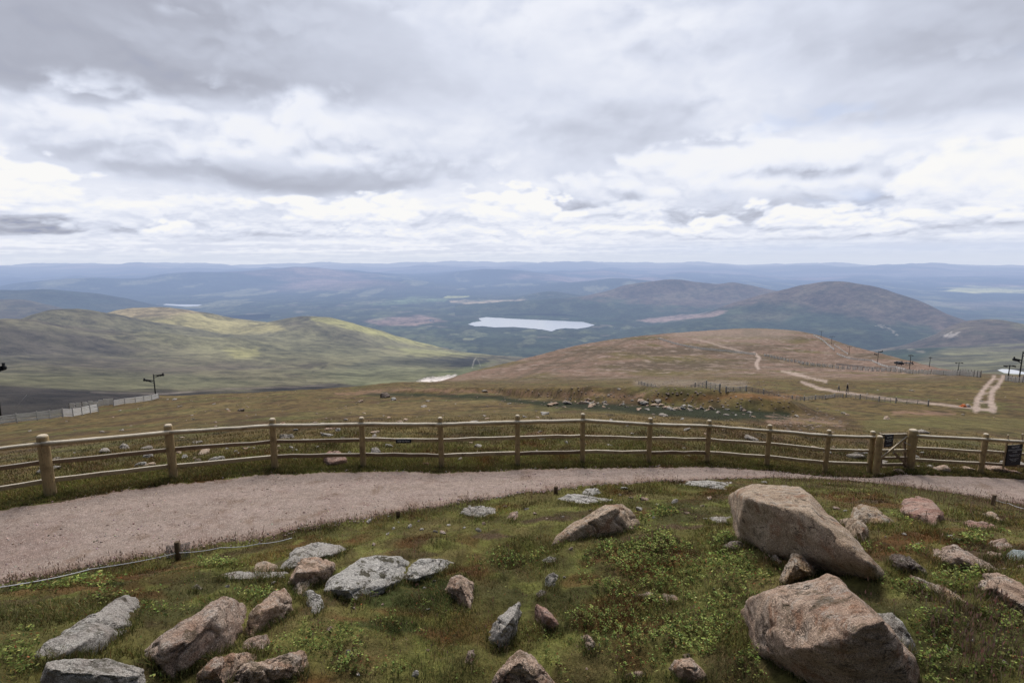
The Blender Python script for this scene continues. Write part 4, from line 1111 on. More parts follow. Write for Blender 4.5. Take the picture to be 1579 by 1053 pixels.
# stones half hidden in the near turf
FG = 'small stones scattered in the near grass'
for x, y, w, mt in [(631, 811, 14, M_GREY), (650, 815, 10, M_GREY), (671, 818, 12, M_GREY), (683, 820, 16, M_BROWN), (570, 803, 20, M_GREY), (1014, 777, 12, M_GREY), (986, 784, 16, M_GREY),
                    (724, 779, 9, M_GREY), (778, 779, 9, M_BROWN), (738, 816, 14, M_GREY), (911, 785, 10, M_DARK), (962, 752, 13, M_PALE), (973, 766, 12, M_BROWN), (995, 769, 18, M_BROWN), (1040, 772, 18, M_GREY),
                    (1094, 768, 16, M_BUFF), (1083, 778, 9, M_BROWN), (706, 775, 9, M_GREY), (614, 803, 6, M_GREY), (880, 844, 10, M_BROWN), (955, 762, 10, M_DARK), (843, 798, 7, M_BROWN), (576, 838, 12, M_BROWN),
                    (508, 968, 14, M_BROWN), (660, 937, 8, M_GREY), (551, 1037, 12, M_PALE), (640, 1038, 18, M_PALE), (870, 888, 8, M_GREY), (995, 873, 8, M_GREY), (1290, 782, 14, M_BROWN), (1304, 786, 10, M_PALE),
                    (1060, 1010, 20, M_BUFF), (1500, 985, 8, M_PALE), (1465, 1000, 14, M_BROWN), (1550, 1020, 16, M_BROWN), (1320, 1012, 8, M_GREY), (1575, 872, 14, M_BUFF), (1440, 797, 9, M_BROWN), (598, 822, 11, M_PALE), (607, 813, 8, M_GREY), (645, 802, 9, M_BROWN), (692, 808, 10, M_GREY), (716, 812, 8, M_PALE), (745, 806, 12, M_BROWN), (812, 783, 12, M_GREY), (825, 790, 9, M_BROWN), (868, 795, 8, M_GREY), (1008, 796, 10, M_PALE), (1060, 790, 12, M_BROWN), (1395, 822, 11, M_GREY), (1415, 836, 9, M_BROWN), (1500, 828, 12, M_PALE), (1510, 846, 9, M_BROWN), (1555, 838, 10, M_GREY), (1365, 826, 9, M_BROWN), (1548, 876, 12, M_BUFF), (1522, 872, 9, M_GREY), (488, 925, 10, M_BROWN), (420, 898, 12, M_GREY), (545, 935, 9, M_BROWN), (350, 902, 10, M_GREY), (590, 930, 8, M_BROWN), (655, 905, 10, M_GREY), (670, 895, 12, M_PALE), (1178, 742, 10, M_GREY), (1278, 744, 8, M_GREY),
                    (440, 980, 9, M_BROWN), (152, 915, 8, M_BROWN), (660, 1000, 10, M_BROWN), (905, 1030, 9, M_BROWN), (1120, 960, 9, M_GREY), (1100, 905, 7, M_BROWN)]:
    t = ground_hit(x, y + 2); s = w * t / F0
    p = at(x, y + 2, t); p.z += s * .04
    stone('stone', p, s * 1.05, mt, 'small stone half sunk in the near grass', 'stone', FG, flat=random.uniform(.8, 1.2))
# kerb of stones under the right hand fence
KL = [('flat pale stone at the foot of the gate', 1362, 720, 14, M_BUFF), ('long tan stone lying across the foot of the gate', 1385, 728, 24, M_BUFF), ('grey stone on the path below the gate posts', 1360, 732, 16, M_GREY),
      ('buff stone just right of the stout gate post', 1418, 720, 16, M_BUFF), ('round grey stone right of the stout gate post', 1434, 719, 14, M_GREY), ('long pink stone lying on the path edge right of the gate', 1451, 724, 31, M_PINK),
      ('grey stone in the row left of the slim fence post', 1473, 722, 15, M_GREY), ('pale flat stone against the slim fence post', 1491, 724, 24, M_BUFF), ('long sloping pink stone right of the slim fence post', 1535, 725, 42, M_PINK),
      ('grey slab under the big notice board', 1562, 718, 40, M_GREY), ('pink stone on the path edge below the big notice board', 1566, 729, 20, M_RED), ('small dark stone between gate post and kerb row', 1409, 722, 10, M_DARK)]
for lb, x, y, w, mt in KL:
    t = ground_hit(x, y + 1); s = w * t / F0
    p = at(x, y + 1, t); p.z += s * .05
    stone('stone', p, s * 1.05, mt, lb, 'stone', 'row of stones along the path under the fence', rot=random.uniform(-.2, .25), flat=.85)
# single stones just beyond the fence
BL = [('blocky cream stone beyond the second fence post from the left', 284, 704, 18, M_PALE), ('dark wedge of rock beside the blocky cream stone', 304, 713, 26, M_DARK), ('flat grey rock beyond the lowest rail, left part', 334, 711, 34, M_GREY),
      ('pale rock beyond the leftmost bay of the fence', 217, 717, 24, M_PALE), ('grey rock above the lower rail in the leftmost full bay', 229, 703, 22, M_GREY), ('long pink slab beyond the lowest rail, third bay', 512, 712, 62, M_RED),
      ('stone between the middle and lower rail, third bay', 455, 694, 14, M_GREY), ('pair of dark rocks on the slope high above the third bay', 372, 632, 16, M_DARK), ('pale pointed stone on the slope above the second bay', 456, 662, 12, M_PALE),
      ('white stone between the rails left of the tallest middle post', 868, 674, 12, M_PALE), ('cream stone under the lower rail right of the middle', 973, 697, 18, M_PALE), ('pink stone lying by a post foot left of the middle', 656, 715, 14, M_RED),
      ('grey flat stone below the small rail sign', 600, 687, 16, M_GREY), ('pale slab seen between the rails right of the small rail sign', 577, 697, 30, M_GREY), ('white stone seen through the fence right of the gate', 1422, 697, 10, M_PALE),
      ('dark slab beside pale slab on the crest of the slope left of middle', 592, 611, 26, M_DARK), ('pale slab on the crest of the slope left of middle', 606, 615, 14, M_PALE)]
for lb, x, y, w, mt in BL:
    t = ground_hit(x, y + 2); s = w * t / F0
    p = at(x, y + 2, t); p.z += s * .06
    stone('rock', p, s * 1.05, mt, lb, 'rock', None, rot=random.uniform(-.3, .3))
# scattered stones of the open slope
SG = 'pale stones scattered over the slope beyond the fence'
cnt = 0
while cnt < 190:
    q = random.random()
    if q < .62: x = random.uniform(-60, 760); y = random.uniform(612, 735)
    else: x = random.uniform(700, 1600); y = random.uniform(600, 715)
    t = ground_hit(x, y)
    if t is None: continue
    px_, py_, pz_ = at(x, y, t)
    a = math.atan2(px_, py_); r = math.hypot(px_, py_)
    if r < np.interp(a, AZ, fr) + .6 or r > 110: continue
    if fbm(np.array([px_ * .25]), np.array([py_ * .25]), o=3)[0] < random.uniform(-.35, .35): continue
    s = random.choice([.13, .16, .2, .26, .34, .5]) * (1 + r / 70)
    stone('stone', (px_, py_, pz_ + s * .02), s, random.choice([M_STONE, M_GREY, M_BUFF, M_PINK, M_STONE, M_STONE]), 'pale stone lying in rough grass on the slope beyond the fence', 'stone', SG, flat=random.uniform(.6, 1.0))
    cnt += 1
# boulder row at the foot of the peat bank
cnt = 0
while cnt < 75:
    x = random.uniform(850, 1165)
    y = np.interp(x, [850, 905, 1000, 1100, 1165], [622, 622, 627, 633, 638]) + random.gauss(0, 3.2)
    t = ground_hit(x, y)
    if t is None: continue
    p = at(x, y, t); s = random.choice([.3, .36, .42, .5, .6, .75])
    if x > 1100: s *= .7
    p.z += s * .05
    stone('stone', p, s, random.choice([M_STONE, M_GREY, M_BUFF, M_PINK]), 'pale stone in the row at the foot of the dark bank', 'stone', 'stones in the row along the dark bank', flat=random.uniform(.7, 1.1))
    cnt += 1
# finer rubble as one mass
def rubble():
    V = []; Fc = []
    n = 800; off = 0
    bm = bmesh.new(); bmesh.ops.create_icosphere(bm, subdivisions=1, radius=.5)
    ico = np.array([tuple(v_.co) for v_ in bm.verts]); fc = np.array([[v_.index for v_ in f.verts] for f in bm.faces]); bm.free()
    for i in range(n):
        q = random.random()
        if q < .40: x = random.uniform(760, 1250); y = random.gauss(612, 10)
        elif q < .62: x = random.uniform(980, 1180); y = random.gauss(592, 5)
        elif q < .78: x = random.gauss(1240, 40); y = random.gauss(650, 9)
        elif q < .9: x = random.uniform(250, 800); y = random.uniform(600, 660)
        else: x = random.uniform(1100, 1330); y = random.uniform(570, 600)
        t = ground_hit(x, y, 600)
        if t is None or t > 400 or y < 560: continue
        p = at(x, y, t)
        if math.hypot(p.x, p.y) < 22: continue
        s = random.uniform(.06, .22) * (.6 + t / 70)
        c, sn = math.cos(i), math.sin(i)
        w = ico * (1 + RNG.uniform(-.25, .25, (len(ico), 1))) * np.array([s, s * .75, s * .5])
        w = np.stack([w[:, 0] * c - w[:, 1] * sn, w[:, 0] * sn + w[:, 1] * c, w[:, 2]], 1) + np.array(p)
        V.append(w); Fc.append(fc + off); off += len(ico)
    me = np_mesh('rubble', np.concatenate(V), np.concatenate(Fc), False)
    tag(link('rubble', me, simple_mat('scree', (.24, .185, .15), .95, .35, 1.5)), 'fine pale rubble strewn over the moor beyond the fence', 'rubble', kind='stuff')
rubble()

# ------------------------------------------------------------------ post and rail fence
def wood_mat(name, along, c1, c2, grey):
    m, T = new_mat(name)
    P = T.pos(); N = T.new('ShaderNodeNewGeometry').outputs['Normal']
    sep = T.new('ShaderNodeSeparateXYZ'); T.l.new(N, sep.inputs[0])
    st = T.vm('MULTIPLY', P, along)
    n1 = T.noise(st, 3.0, 6, .65); n2 = T.noise(P, 5.0, 5, .6); n3 = T.noise(st, 11.0, 5, .7)
    col = T.mix(n1, c1, c2)
    col = T.mix(T.m('MULTIPLY', T.map(n2, .5, .68), .6), col, (.13, .085, .05))
    col = T.mix(T.m('MULTIPLY', T.map(n3, .54, .64), .7), col, (.09, .06, .035))
    # weathered silver on upward faces, also painting in their bright lit tops
    col = T.mix(T.m('MULTIPLY', T.map(sep.outputs[2], .15, .75), T.map(n2, .25, .6, .95, .65)), col, grey)
    b = T.bump(T.m('ADD', n1, T.m('MULTIPLY', n3, .6)), .6, .012)
    finish(T, col, .85, b, .15)
    return m
W_POST = wood_mat('post_wood', (9, 9, .9), (.265, .18, .085), (.39, .29, .155), (.58, .51, .41))
W_RAIL = wood_mat('rail_wood', (.8, 8, 9), (.30, .215, .12), (.42, .325, .20), (.68, .62, .52))
W_DARK = wood_mat('dark_rail_wood', (.8, 8, 9), (.17, .11, .065), (.25, .17, .105), (.42, .38, .32))

def post_pos(x, yt, yb, t):
    p = at(x, yb, t); p.z = float(gz(np.array([p.x]), np.array([p.y]))[0])
    return p
PP = {x: post_pos(x, yt, yb, t) for x, yt, yb, t in POSTS}
HP = 1.16
def make_post(p, rad, h, parent, lean=(0, 0)):
    m = MB()
    top = p + Vector((lean[0], lean[1], h))
    def q(f, dz=0): return p.lerp(top, f) + Vector((0, 0, dz))
    pts = [q(0, -.3), q(0), q(.25), q(.5), q(.75), q(1, -.05), q(1, -.018), q(1)]
    r = [rad * 1.02, rad * 1.03, rad, rad * .99, rad * .985, rad * .97, rad * .86, rad * .55]
    m.tube(pts, r, 16, True, .02)
    return m.build('post', W_POST, parent, p if False else parent.location)
def rail_half(a, b, parent, mat, w=.11, name='rail'):
    """half round top rail"""
    m = MB(); n = 7
    d = (b - a); s = Vector((-d.y, d.x, 0)).normalized()
    if s.y > 0: s = -s
    rings = []
    for i in range(n):
        f = i / (n - 1); p = a.lerp(b, f) + Vector((0, 0, random.uniform(-.006, .006)))
        p = p + s * random.uniform(-.004, .004)
        r = w / 2 * random.uniform(.93, 1.06)
        rings.append([p + s * math.cos(t) * r + Vector((0, 0, math.sin(t) * r)) for t in np.linspace(0, 2 * math.pi, 13)[:-1]])
    vs = [q for r in rings for q in r]; fs = []
    k = 12
    for i in range(n - 1):
        for j in range(k): fs.append((i * k + j, i * k + (j + 1) % k, (i + 1) * k + (j + 1) % k, (i + 1) * k + j))
    m.add(vs, fs, True); m.f.append(tuple(range(k))[::-1]); m.f.append(tuple(range((n - 1) * k, n * k))); m.smooth += [False, False]
    return m.build(name, mat, parent, parent.location)
def rail_board(a, b, parent, mat, h=.08, w=.045):
    m = MB(); n = 6; d = (b - a); s = Vector((-d.y, d.x, 0)).normalized()
    rings = []
    for i in range(n):
        f = i / (n - 1); p = a.lerp(b, f) + Vector((0, 0, random.uniform(-.008, .008)))
        hh = h / 2 * random.uniform(.88, 1.12); ww = w / 2 * random.uniform(.9, 1.1)
        rings.append([p + s * x * ww + Vector((0, 0, y * hh)) for x, y in ((-1, -1), (-1.15, 0), (-1, .8), (-.7, 1), (.7, 1), (1, .8), (1, -1))])
    vs = [q for r in rings for q in r]; fs = []; k = 7
    for i in range(n - 1):
        for j in range(k): fs.append((i * k + j, i * k + (j + 1) % k, (i + 1) * k + (j + 1) % k, (i + 1) * k + j))
    m.add(vs, fs); m.f.append(tuple(range(k))[::-1]); m.f.append(tuple(range((n - 1) * k, n * k))); m.smooth += [False, False]
    return m.build('rail', mat, parent, parent.location)

def run_fence(xs, label, rads):
    pos = [PP[x] for x in xs]
    root = empty('post_and_rail_fence', pos[len(pos) // 2], label, 'fence')
    tops = []
    for x, p, r in zip(xs, pos, rads):
        row = [q for q in POSTS if q[0] == x][0]
        h = (row[2] - row[1]) * row[3] / F0 * 1.02
        make_post(p, r, h, root, (random.uniform(-.015, .015), random.uniform(-.01, .01)))
        tops.append(h)
    for i in range(len(xs) - 1):
        a, b = pos[i], pos[i + 1]
        d = (b - a).normalized(); s = Vector((-d.y, d.x, 0)).normalized()
        if s.y > 0: s = -s
        ha, hb = tops[i] - .16, tops[i + 1] - .16
        off = s * (rads[i] * .82); off2 = s * (rads[i + 1] * .82)
        rail_half(a + off + Vector((0, 0, ha)) - d * .02, b + off2 + Vector((0, 0, hb)) + d * .02, root, W_RAIL, random.uniform(.082, .10))
        for fr_, hh in ((.54, .075), (.235, .078)):
            mt = W_RAIL if random.random() < .7 else W_DARK
            rail_board(a + Vector((0, 0, tops[i] * fr_ + random.uniform(-.012, .012))) + d * rads[i] * .5 - s * .02, b + Vector((0, 0, tops[i + 1] * fr_ + random.uniform(-.012, .012))) - d * rads[i + 1] * .5 - s * .02, root, mt, hh)
    return root
XL = [-150, 78, 268, 424, 560, 681, 798, 898, 1000, 1090, 1182, 1272, 1340]
fence_l = run_fence(XL, 'long weathered wooden post and rail fence curving along the path, left of the gate', [.100, .095, .082, .070, .064, .061, .059, .059, .061, .062, .063, .063, .068])
make_post(PP[1351], .078, (729 - 664) * 14.4 / F0, fence_l)
XR = [1402, 1512, 1625]
fence_r = run_fence(XR, 'short wooden post and rail fence right of the gate, running off the right edge', [.112, .072, .072])

# gate
def make_gate():
    a = PP[1351].copy(); b = PP[1402].copy(); d = (b - a).normalized()
    s = Vector((-d.y, d.x, 0)).normalized()
    root = empty('wooden_gate', (a + b) / 2, 'small wooden field gate with diagonal braces between the post and rail fences', 'gate')
    f = s * -.035 if s.y > 0 else s * .035
    def g(px, py, off=0.0): return at(px, py, 14.42 + (px - 1357) / 40.0 * .3) + f * off
    for i, (y, hh) in enumerate(((672.5, .13), (695, .075), (706, .06), (716.5, .075))):
        MB().bar(g(1357, y), g(1398, y - .5), .035, hh).build('bar', W_RAIL if i < 2 else W_DARK, root, root.location)
    MB().bar(g(1359, 668, -.6), g(1359, 721, -.6), .06, .05, (0, 1, 0)).build('stile', W_DARK, root, root.location)
    MB().bar(g(1396, 668, -.6), g(1396, 721, -.6), .06, .05, (0, 1, 0)).build('stile', W_DARK, root, root.location)
    MB().bar(g(1356, 706, 1), g(1397, 673, 1), .03, .06).build('brace', W_POST, root, root.location)
    MB().bar(g(1376, 697, 1), g(1398, 718, 1), .03, .06).build('brace', W_DARK, root, root.location)
    wr = MB().tube([g(1391, 681, 2), g(1397, 684, 3), g(1403, 686, 3.5), g(1408, 686, 2)], .010, 6)
    wr.build('latch_chain', simple_mat('steel', (.35, .34, .33), .45, metallic=.8), root, root.location)
make_gate()

# notices
SIGN = simple_mat('dark_sign_board', (.012, .013, .020), .45, .2)
WHITE = simple_mat('white_sign_paint', (.62, .62, .62), .6, .05)
def text(body, size, loc, rotz, parent, mat=WHITE, name='lettering', w=None):
    cu = bpy.data.curves.new(name, 'FONT'); cu.body = body; cu.size = size; cu.align_x = 'CENTER'; cu.align_y = 'CENTER'; cu.extrude = .001
    cu.materials.append(mat)
    q = bpy.data.objects.new(name, cu); COL.objects.link(q)
    me = bpy.data.meshes.new_from_object(q.evaluated_get(bpy.context.evaluated_depsgraph_get())); bpy.data.objects.remove(q); bpy.data.curves.remove(cu)
    o = link(name, me, None, parent)
    o.location = loc; o.rotation_euler = (math.pi / 2, 0, rotz)
    return o
def board(name, label, p, w, h, d, lines, frame=None):
    """p = centre; d = direction along the board"""
    rz = math.atan2(d.y, d.x)
    root = empty(name, p, label, 'sign', rz=rz)
    m = MB().box((0, 0, 0), (w, .02, h)); m.build('panel', SIGN, root)
    for body, size, z in lines:
        text(body, size, (0, -.0125, z), 0, root)
    return root
a, b = PP[1351], PP[1402]; d = (b - a).normalized()
g = board('gate_sign', 'small dark notice with white lettering fixed to the top of the wooden gate', at(1370.5, 679.5, 14.40), .30, .33, d, [('NOTICE', .05, .10), ('NO ACCESS TO', .038, .035), ('PLATEAU', .038, -.01), ('Please use marked paths', .021, -.11)])
a, b = PP[1512], PP[1625]; d2 = (b - a).normalized()
n = board('notice_board', 'big dark notice board with white lettering hung on the fence at the right edge', at(1563.5, 701.5, 15.35), .50, .60, d2,
          [('NOTICE', .072, .235), ('ACCESS TO MOUNTAIN', .043, .155), ('CLOSED', .043, .10), ('Please do not go beyond this point on foot', .022, .02), ('as this part of the hill is protected', .022, -.015), ('Thank you for your help in keeping', .022, -.10), ('the plants and wildlife safe', .022, -.135), ('on the mountain', .022, -.18)])
for sx in (-.265, .235):
    MB().bar(Vector((sx, .03, -.40)), Vector((sx, .03, .60)), .045, .03, (0, 1, 0)).build('upright', W_RAIL, n)
a, b = PP[560], PP[681]; pm = a.lerp(b, (624 - 560) / 121.0); pm.z += 1.165 * .54 + .0; dd = (b - a).normalized()
r_ = board('rail_sign', 'little dark sign on the middle rail of the fence, left of centre', pm + Vector((0, -.055, 0)), .34, .085, dd, [('KEEP TO PATH', .04, 0)])

# ropes, stakes
ROPE = simple_mat('pale_rope', (.44, .44, .46), .8, .15, 60)
STAKE = simple_mat('stake_wood', (.10, .07, .045), .9, .3, 30)
def stake(x, yb, h, label):
    t = ground_hit(x, yb); p = at(x, yb, t)
    o = empty('rope_stake', p, label, 'stake', 'short wooden stakes along the roped path edge')
    MB().tube([(0, 0, -.1), (0, 0, h * .5), (.005, 0, h - .01), (.005, 0, h)], [.04, .04, .038, .03], 8, True, .06).build('shaft', STAKE, o)
    return p
def rope(pts, label, lift=.12, rad=.0058):
    P = []
    for x, y, up in pts:
        t = ground_hit(x, y + up); p = at(x, y, t); P.append(p)
    Q = []
    for i in range(len(P) - 1):
        for k in range(8):
            f = k / 8; Q.append(P[i].lerp(P[i + 1], f) - Vector((0, 0, .05 * 4 * f * (1 - f) * (0.4))))
    Q.append(P[-1])
    m = MB().tube(Q, rad, 6); o = m.build('rope', ROPE, None, Q[0]); o.location = Q[0]
    return tag(o, label, 'rope')
stake(275, 863, .30, 'short dark stake with grey netting in the left grass edge of the path')
stake(614, 797, .12, 'tiny stake stub at the path edge above the left rock cluster')
stake(857, 760, .14, 'tiny stake at the path edge behind the long tilted boulder')
stake(1531, 779, .26, 'short dark stake holding the rope at the right edge of the grass')
rope([(-60, 920, 16), (0, 905, 16), (140, 877, 14), (275, 852, 12), (340, 844, 11), (400, 838, 8), (450, 829, 5)], 'thin white rope along the left near edge of the path')
rope([(1531, 769, 9), (1556, 776, 9), (1585, 785, 10), (1660, 812, 12)], 'thin white rope running off the right edge of the view')
def netting():
    t = ground_hit(275, 862); m = MB(); vs = []; fs = []
    for i in range(13):
        x = 256 + i * 3.1
        for j in range(6):
            y = 838 + j * 5 + (2.5 - .5 * abs(i - 6)) * (1 if j == 0 else 0) - (i - 6) * .5
            vs.append(at(x, y, t + .05 + .03 * math.sin(i * 1.9) + .015 * math.sin(j * 2 + i)))
    for i in range(12):
        for j in range(5): fs.append((i * 6 + j, i * 6 + j + 1, (i + 1) * 6 + j + 1, (i + 1) * 6 + j))
    m.add(vs, fs, True)
    p = on_ground(275, 862)
    mt, T = new_mat('grey_net')
    P = T.pos(); finish(T, (.16, .18, .19), .8, None, .2, False, {'Alpha': T.map(T.noise(T.vm('MULTIPLY', P, (60, 60, 60)), 1.0, 2), .42, .58, .25, .9)})
    o = m.build('netting', mt, None, p); o.location = p
    tag(o, 'scrap of grey netting wrapped round the left rope stake', 'netting')
netting()

# ------------------------------------------------------------------ snow fences, nets and ski tows
FENCEW = simple_mat('bleached_paling', (.82, .80, .77), .9, .25, 3.0, True)
_m, T = new_mat('bleached_lath')
_c = T.mix(T.noise(T.pos(), 3.0, 4), (.62, .60, .57), (.86, .84, .81))
_d = T.new('ShaderNodeBsdfDiffuse'); T.l.new(_c, _d.inputs[0]); _t = T.new('ShaderNodeBsdfTranslucent'); T.l.new(_c, _t.inputs[0])
_x = T.new('ShaderNodeMixShader'); _x.inputs[0].default_value = .30; T.l.new(_d.outputs[0], _x.inputs[1]); T.l.new(_t.outputs[0], _x.inputs[2])
_o = T.new('ShaderNodeOutputMaterial'); T.l.new(_x.outputs[0], _o.inputs[0]); FENCEW = _m
FENCED = simple_mat('grey_paling', (.33, .31, .29), .9, .25, 3.0, True)
FPOST = simple_mat('old_fence_post', (.09, .075, .065), .9, .3, 3.0, True)
def snow_fence(pts, hpx, label, style='slat', mat=FENCEW, gap=2.4, group='snow fences on the slopes', name='snow_fence', pal=.35, pw=.16, postmat=FPOST, over=1.1):
    P = [on_ground(x, y) for x, y in pts]
    tm = sum(p.y for p in P) / len(P); h = hpx * tm / F0
    L = [0]
    for i in range(1, len(P)): L.append(L[-1] + (P[i] - P[i - 1]).length)
    def pt(s):
        i = min(max(int(np.searchsorted(L, s)) - 1, 0), len(P) - 2); f = (s - L[i]) / max(L[i + 1] - L[i], 1e-6)
        q = P[i].lerp(P[i + 1], f); q.z = float(gz(np.array([q.x]), np.array([q.y]))[0]); return q
    root = empty(name, P[len(P) // 2], label, 'fence', group)
    T_ = L[-1]; n = max(2, int(T_ / gap)); S = [T_ * i / n for i in range(n + 1)]; Q = [pt(s) for s in S]
    m = MB()
    if style == 'wire':
        for i in range(n):
            for z in (.25, .45, .65, .85): m.bar(Q[i] + Vector((0, 0, h * z)), Q[i + 1] + Vector((0, 0, h * z)), .03, .035)
            for q_ in (.33, .66): m.bar(Q[i].lerp(Q[i + 1], q_), Q[i].lerp(Q[i + 1], q_) + Vector((0, 0, h * .9)), .03, .03, (0, 1, 0))
    elif style == 'slat':
        for i in range(n):
            k = 6
            for j in range(k):
                z = h * (.12 + .86 * (j + .5) / k)
                m.bar(Q[i] + Vector((0, 0, z)), Q[i + 1] + Vector((0, 0, z + random.uniform(-.04, .04) * h)), .03, h / k * .70)
    else:
        c = int(T_ / pal)
        for i in range(c):
            q = pt(T_ * (i + .5) / c); hh = h * random.uniform(.88, 1.05)
            if style == 'gappy' and (i % 4) == 3: continue
            m.box((q.x, q.y, q.z + hh / 2 + .05), (pw, .03, hh))
        for i in range(n):
            for z in (.3, .8): m.bar(Q[i] + Vector((0, .03, h * z)), Q[i + 1] + Vector((0, .03, h * z)), .03, .05)
    pan = m.build('slat_panel', mat, root, root.location)
    step = 1 if n < 70 else 2
    for i in range(0, n + 1, step):
        q = Q[i]
        MB().box((q.x, q.y + .06, q.z + h * over / 2 - .05), (.075, .075, h * over)).build('post', postmat, root, root.location)
    return root
SFL = 'snow fences on the left slope'
snow_fence([(-60, 663), (0, 655), (50, 649), (100, 643.5), (151, 635.5)], 15, 'longest white slatted snow fence on the left slope, nearest to the path', group=SFL, gap=2.2, postmat=FENCED)
snow_fence([(-10, 645), (20, 643), (45, 640), (72, 634)], 10, 'row of white palings standing just behind the longest left snow fence', 'pale', gap=2.0, group=SFL, pal=1.25, pw=.75)
snow_fence([(107, 632), (140, 628.5), (176, 624.5)], 10, 'white paling fence in the middle of the left slope fences', 'pale', gap=2.2, group=SFL, pal=1.2, pw=.75)
snow_fence([(175, 627), (210, 621.5), (245, 615)], 10, 'white slatted snow fence ending at the ski tow pylon on the left', group=SFL, gap=2.4, postmat=FENCED)
snow_fence([(-30, 637), (0, 635), (26, 632)], 10, 'short dark paling fence at the far left edge below the pylon', 'pale', FENCEW, group=SFL, pal=1.1, pw=.45)
SFR = 'snow fences on the right ridge'
snow_fence([(1015, 523), (1040, 531), (1080, 539), (1130, 544), (1165, 548)], 3.6, 'faint pale fence crossing the ridge from its crest to the trodden gap', 'slat', FENCEW, gap=5, group=SFR)
snow_fence([(1178, 549), (1210, 556), (1245, 563), (1290, 568), (1340, 572), (1395, 574.5), (1440, 577), (1512, 582)], 5.2, 'long paling fence along the brow of the right slope up to the track', 'gappy', FENCEW, gap=3.0, group=SFR, pal=.9, pw=.5, over=1.25)
snow_fence([(1254, 518), (1266, 524), (1271, 528), (1286, 541)], 3.0, 'bright white snow fence on the skyline right of the ridge top', 'slat', FENCEW, gap=6, group=SFR)
snow_fence([(1290, 546), (1310, 554), (1344, 557), (1367, 567), (1380, 567.5), (1396, 572)], 3.2, 'white zigzag snow fence below the skyline beside the ski tow', 'slat', FENCEW, gap=5, group=SFR)
snow_fence([(1286, 532), (1296, 539), (1308, 547)], 1.8, 'thin snow fence between the first pylons of the ski tow', 'slat', FENCEW, gap=6, group=SFR)
snow_fence([(1290, 562.5), (1330, 567), (1370, 571), (1400, 574)], 3.2, 'grey weathered snow fence behind the long paling fence', 'slat', FENCED, gap=5, group=SFR)
snow_fence([(1550, 587.5), (1562, 589), (1590, 592)], 9, 'tall paling fence right of the rutted track at the right edge', 'gappy', FENCEW, gap=1.9, group=SFR, pal=.42, pw=.22, over=1.15)
NG = 'low net fences across the moor'
snow_fence([(985, 593), (1110, 605)], 8, 'grey net fence across the moor left of the footpath', 'wire', FENCED, gap=3.5, group=NG, name='net_fence', pal=.9, pw=.05, postmat=FENCED)
snow_fence([(1120, 606), (1300, 613)], 8, 'grey net fence in front of the two walkers', 'wire', FENCED, gap=3.0, group=NG, name='net_fence', pal=.8, pw=.05, postmat=FENCED)
snow_fence([(1305, 613), (1345, 618), (1362, 620), (1390, 623), (1432, 626)], 9, 'grey net fence along the footpath right of the walkers', 'wire', FENCED, gap=2.6, group=NG, name='net_fence', pal=.7, pw=.045, postmat=FENCED)

STEEL = simple_mat('dark_pylon_steel', (.035, .036, .04), .6, .2, 3.0, True)
PALEM = simple_mat('pale_pylon_metal', (.45, .45, .45), .6, .2, 3.0, True)
def pylon(x, yt, yb, label, arm=.5, style='tee', t=None, lean=0.0):
    if t is None:
        t = ground_hit(x, yb, 900)
        while t is None:
            yb += 1.0; t = ground_hit(x, yb, 900)
        p = at(x, yb, t)
    else:
        p = at(x, yb, t)
    pz = float(gz(np.array([p.x]), np.array([p.y]))[0])
    h = p.z + (yb - yt) * t / F0 - pz
    p.z = pz
    root = empty('ski_tow_pylon', p, label, 'pylon', 'pylons of the ski tows')
    r = max(.10, h * .018)
    MB().tube([(0, 0, -.3), (lean * h * .5, 0, h * .5), (lean * h, 0, h)], [r * 1.1, r, r * .9], 8).build('mast', STEEL, root)
    w = h * arm; top = Vector((lean * h, 0, h))
    if style == 'tee':
        MB().bar(top + Vector((-w / 2, 0, -h * .06)), top + Vector((w / 2, 0, -h * .06)), r * 1.3, r * 1.3).build('crossarm', STEEL, root)
        for s in (-1, 1):
            MB().bar(top + Vector((s * w / 2, -.4, -h * .06 - r)), top + Vector((s * w / 2, .4, -h * .06 - r)), r, r * 2.6).build('sheave', STEEL, root)
    else:
        # two arms at different heights, each with a train of wheels
        for s, z in ((1, .93), (-1, .70)):
            a = top + Vector((0, 0, -h * (1 - z))); b = a + Vector((s * w, 0, h * .05))
            MB().bar(a, b, r * 1.5, r * 1.6).build('crossarm', STEEL, root)
            MB().bar(a + Vector((0, 0, -h * .10)), b, r, r).build('strut', STEEL, root)
            for q in (.45, .75, 1.0):
                c = a.lerp(b, q)
                k = MB().tube([c + Vector((0, -.12, -r)), c + Vector((0, .12, -r))], h * .045, 10)
                k.build('sheave', STEEL, root)
            MB().bar(b + Vector((0, 0, -h * .05)), b + Vector((0, 0, h * .07)), r * 2.2, r * 1.2, (0, 1, 0)).build('hanger', STEEL, root)
    return root
pylon(240, 576, 609, 'ski tow pylon with two wheel arms at the end of the left snow fences', .42, 'wheels')
pylon(1, 562, 640, 'leaning ski tow pylon cut by the left edge of the view', .16, 'wheels', lean=.035)
pylon(1266, 510, 521, 'first ski tow pylon on the skyline right of the ridge top', .5)
pylon(1282, 518, 531, 'second ski tow pylon down from the ridge top', .5)
pylon(1309, 534, 547, 'third ski tow pylon down from the ridge top, above the zigzag fence', .45)
pylon(1353, 541, 560, 'twin armed dark pylon by the zigzag snow fence', .30, 'wheels')
pylon(1402, 546, 571, 'tall pylon beside the dark tow station', .22, 'tee')
pylon(1433, 550, 566, 'thin pylon standing right of the dark tow station', .2)
pylon(1477, 558, 575, 'tee shaped pylon between tow station and rutted track', .55)
pylon(1554, 562, 586, 'tee shaped pylon right of the rutted track', .55)
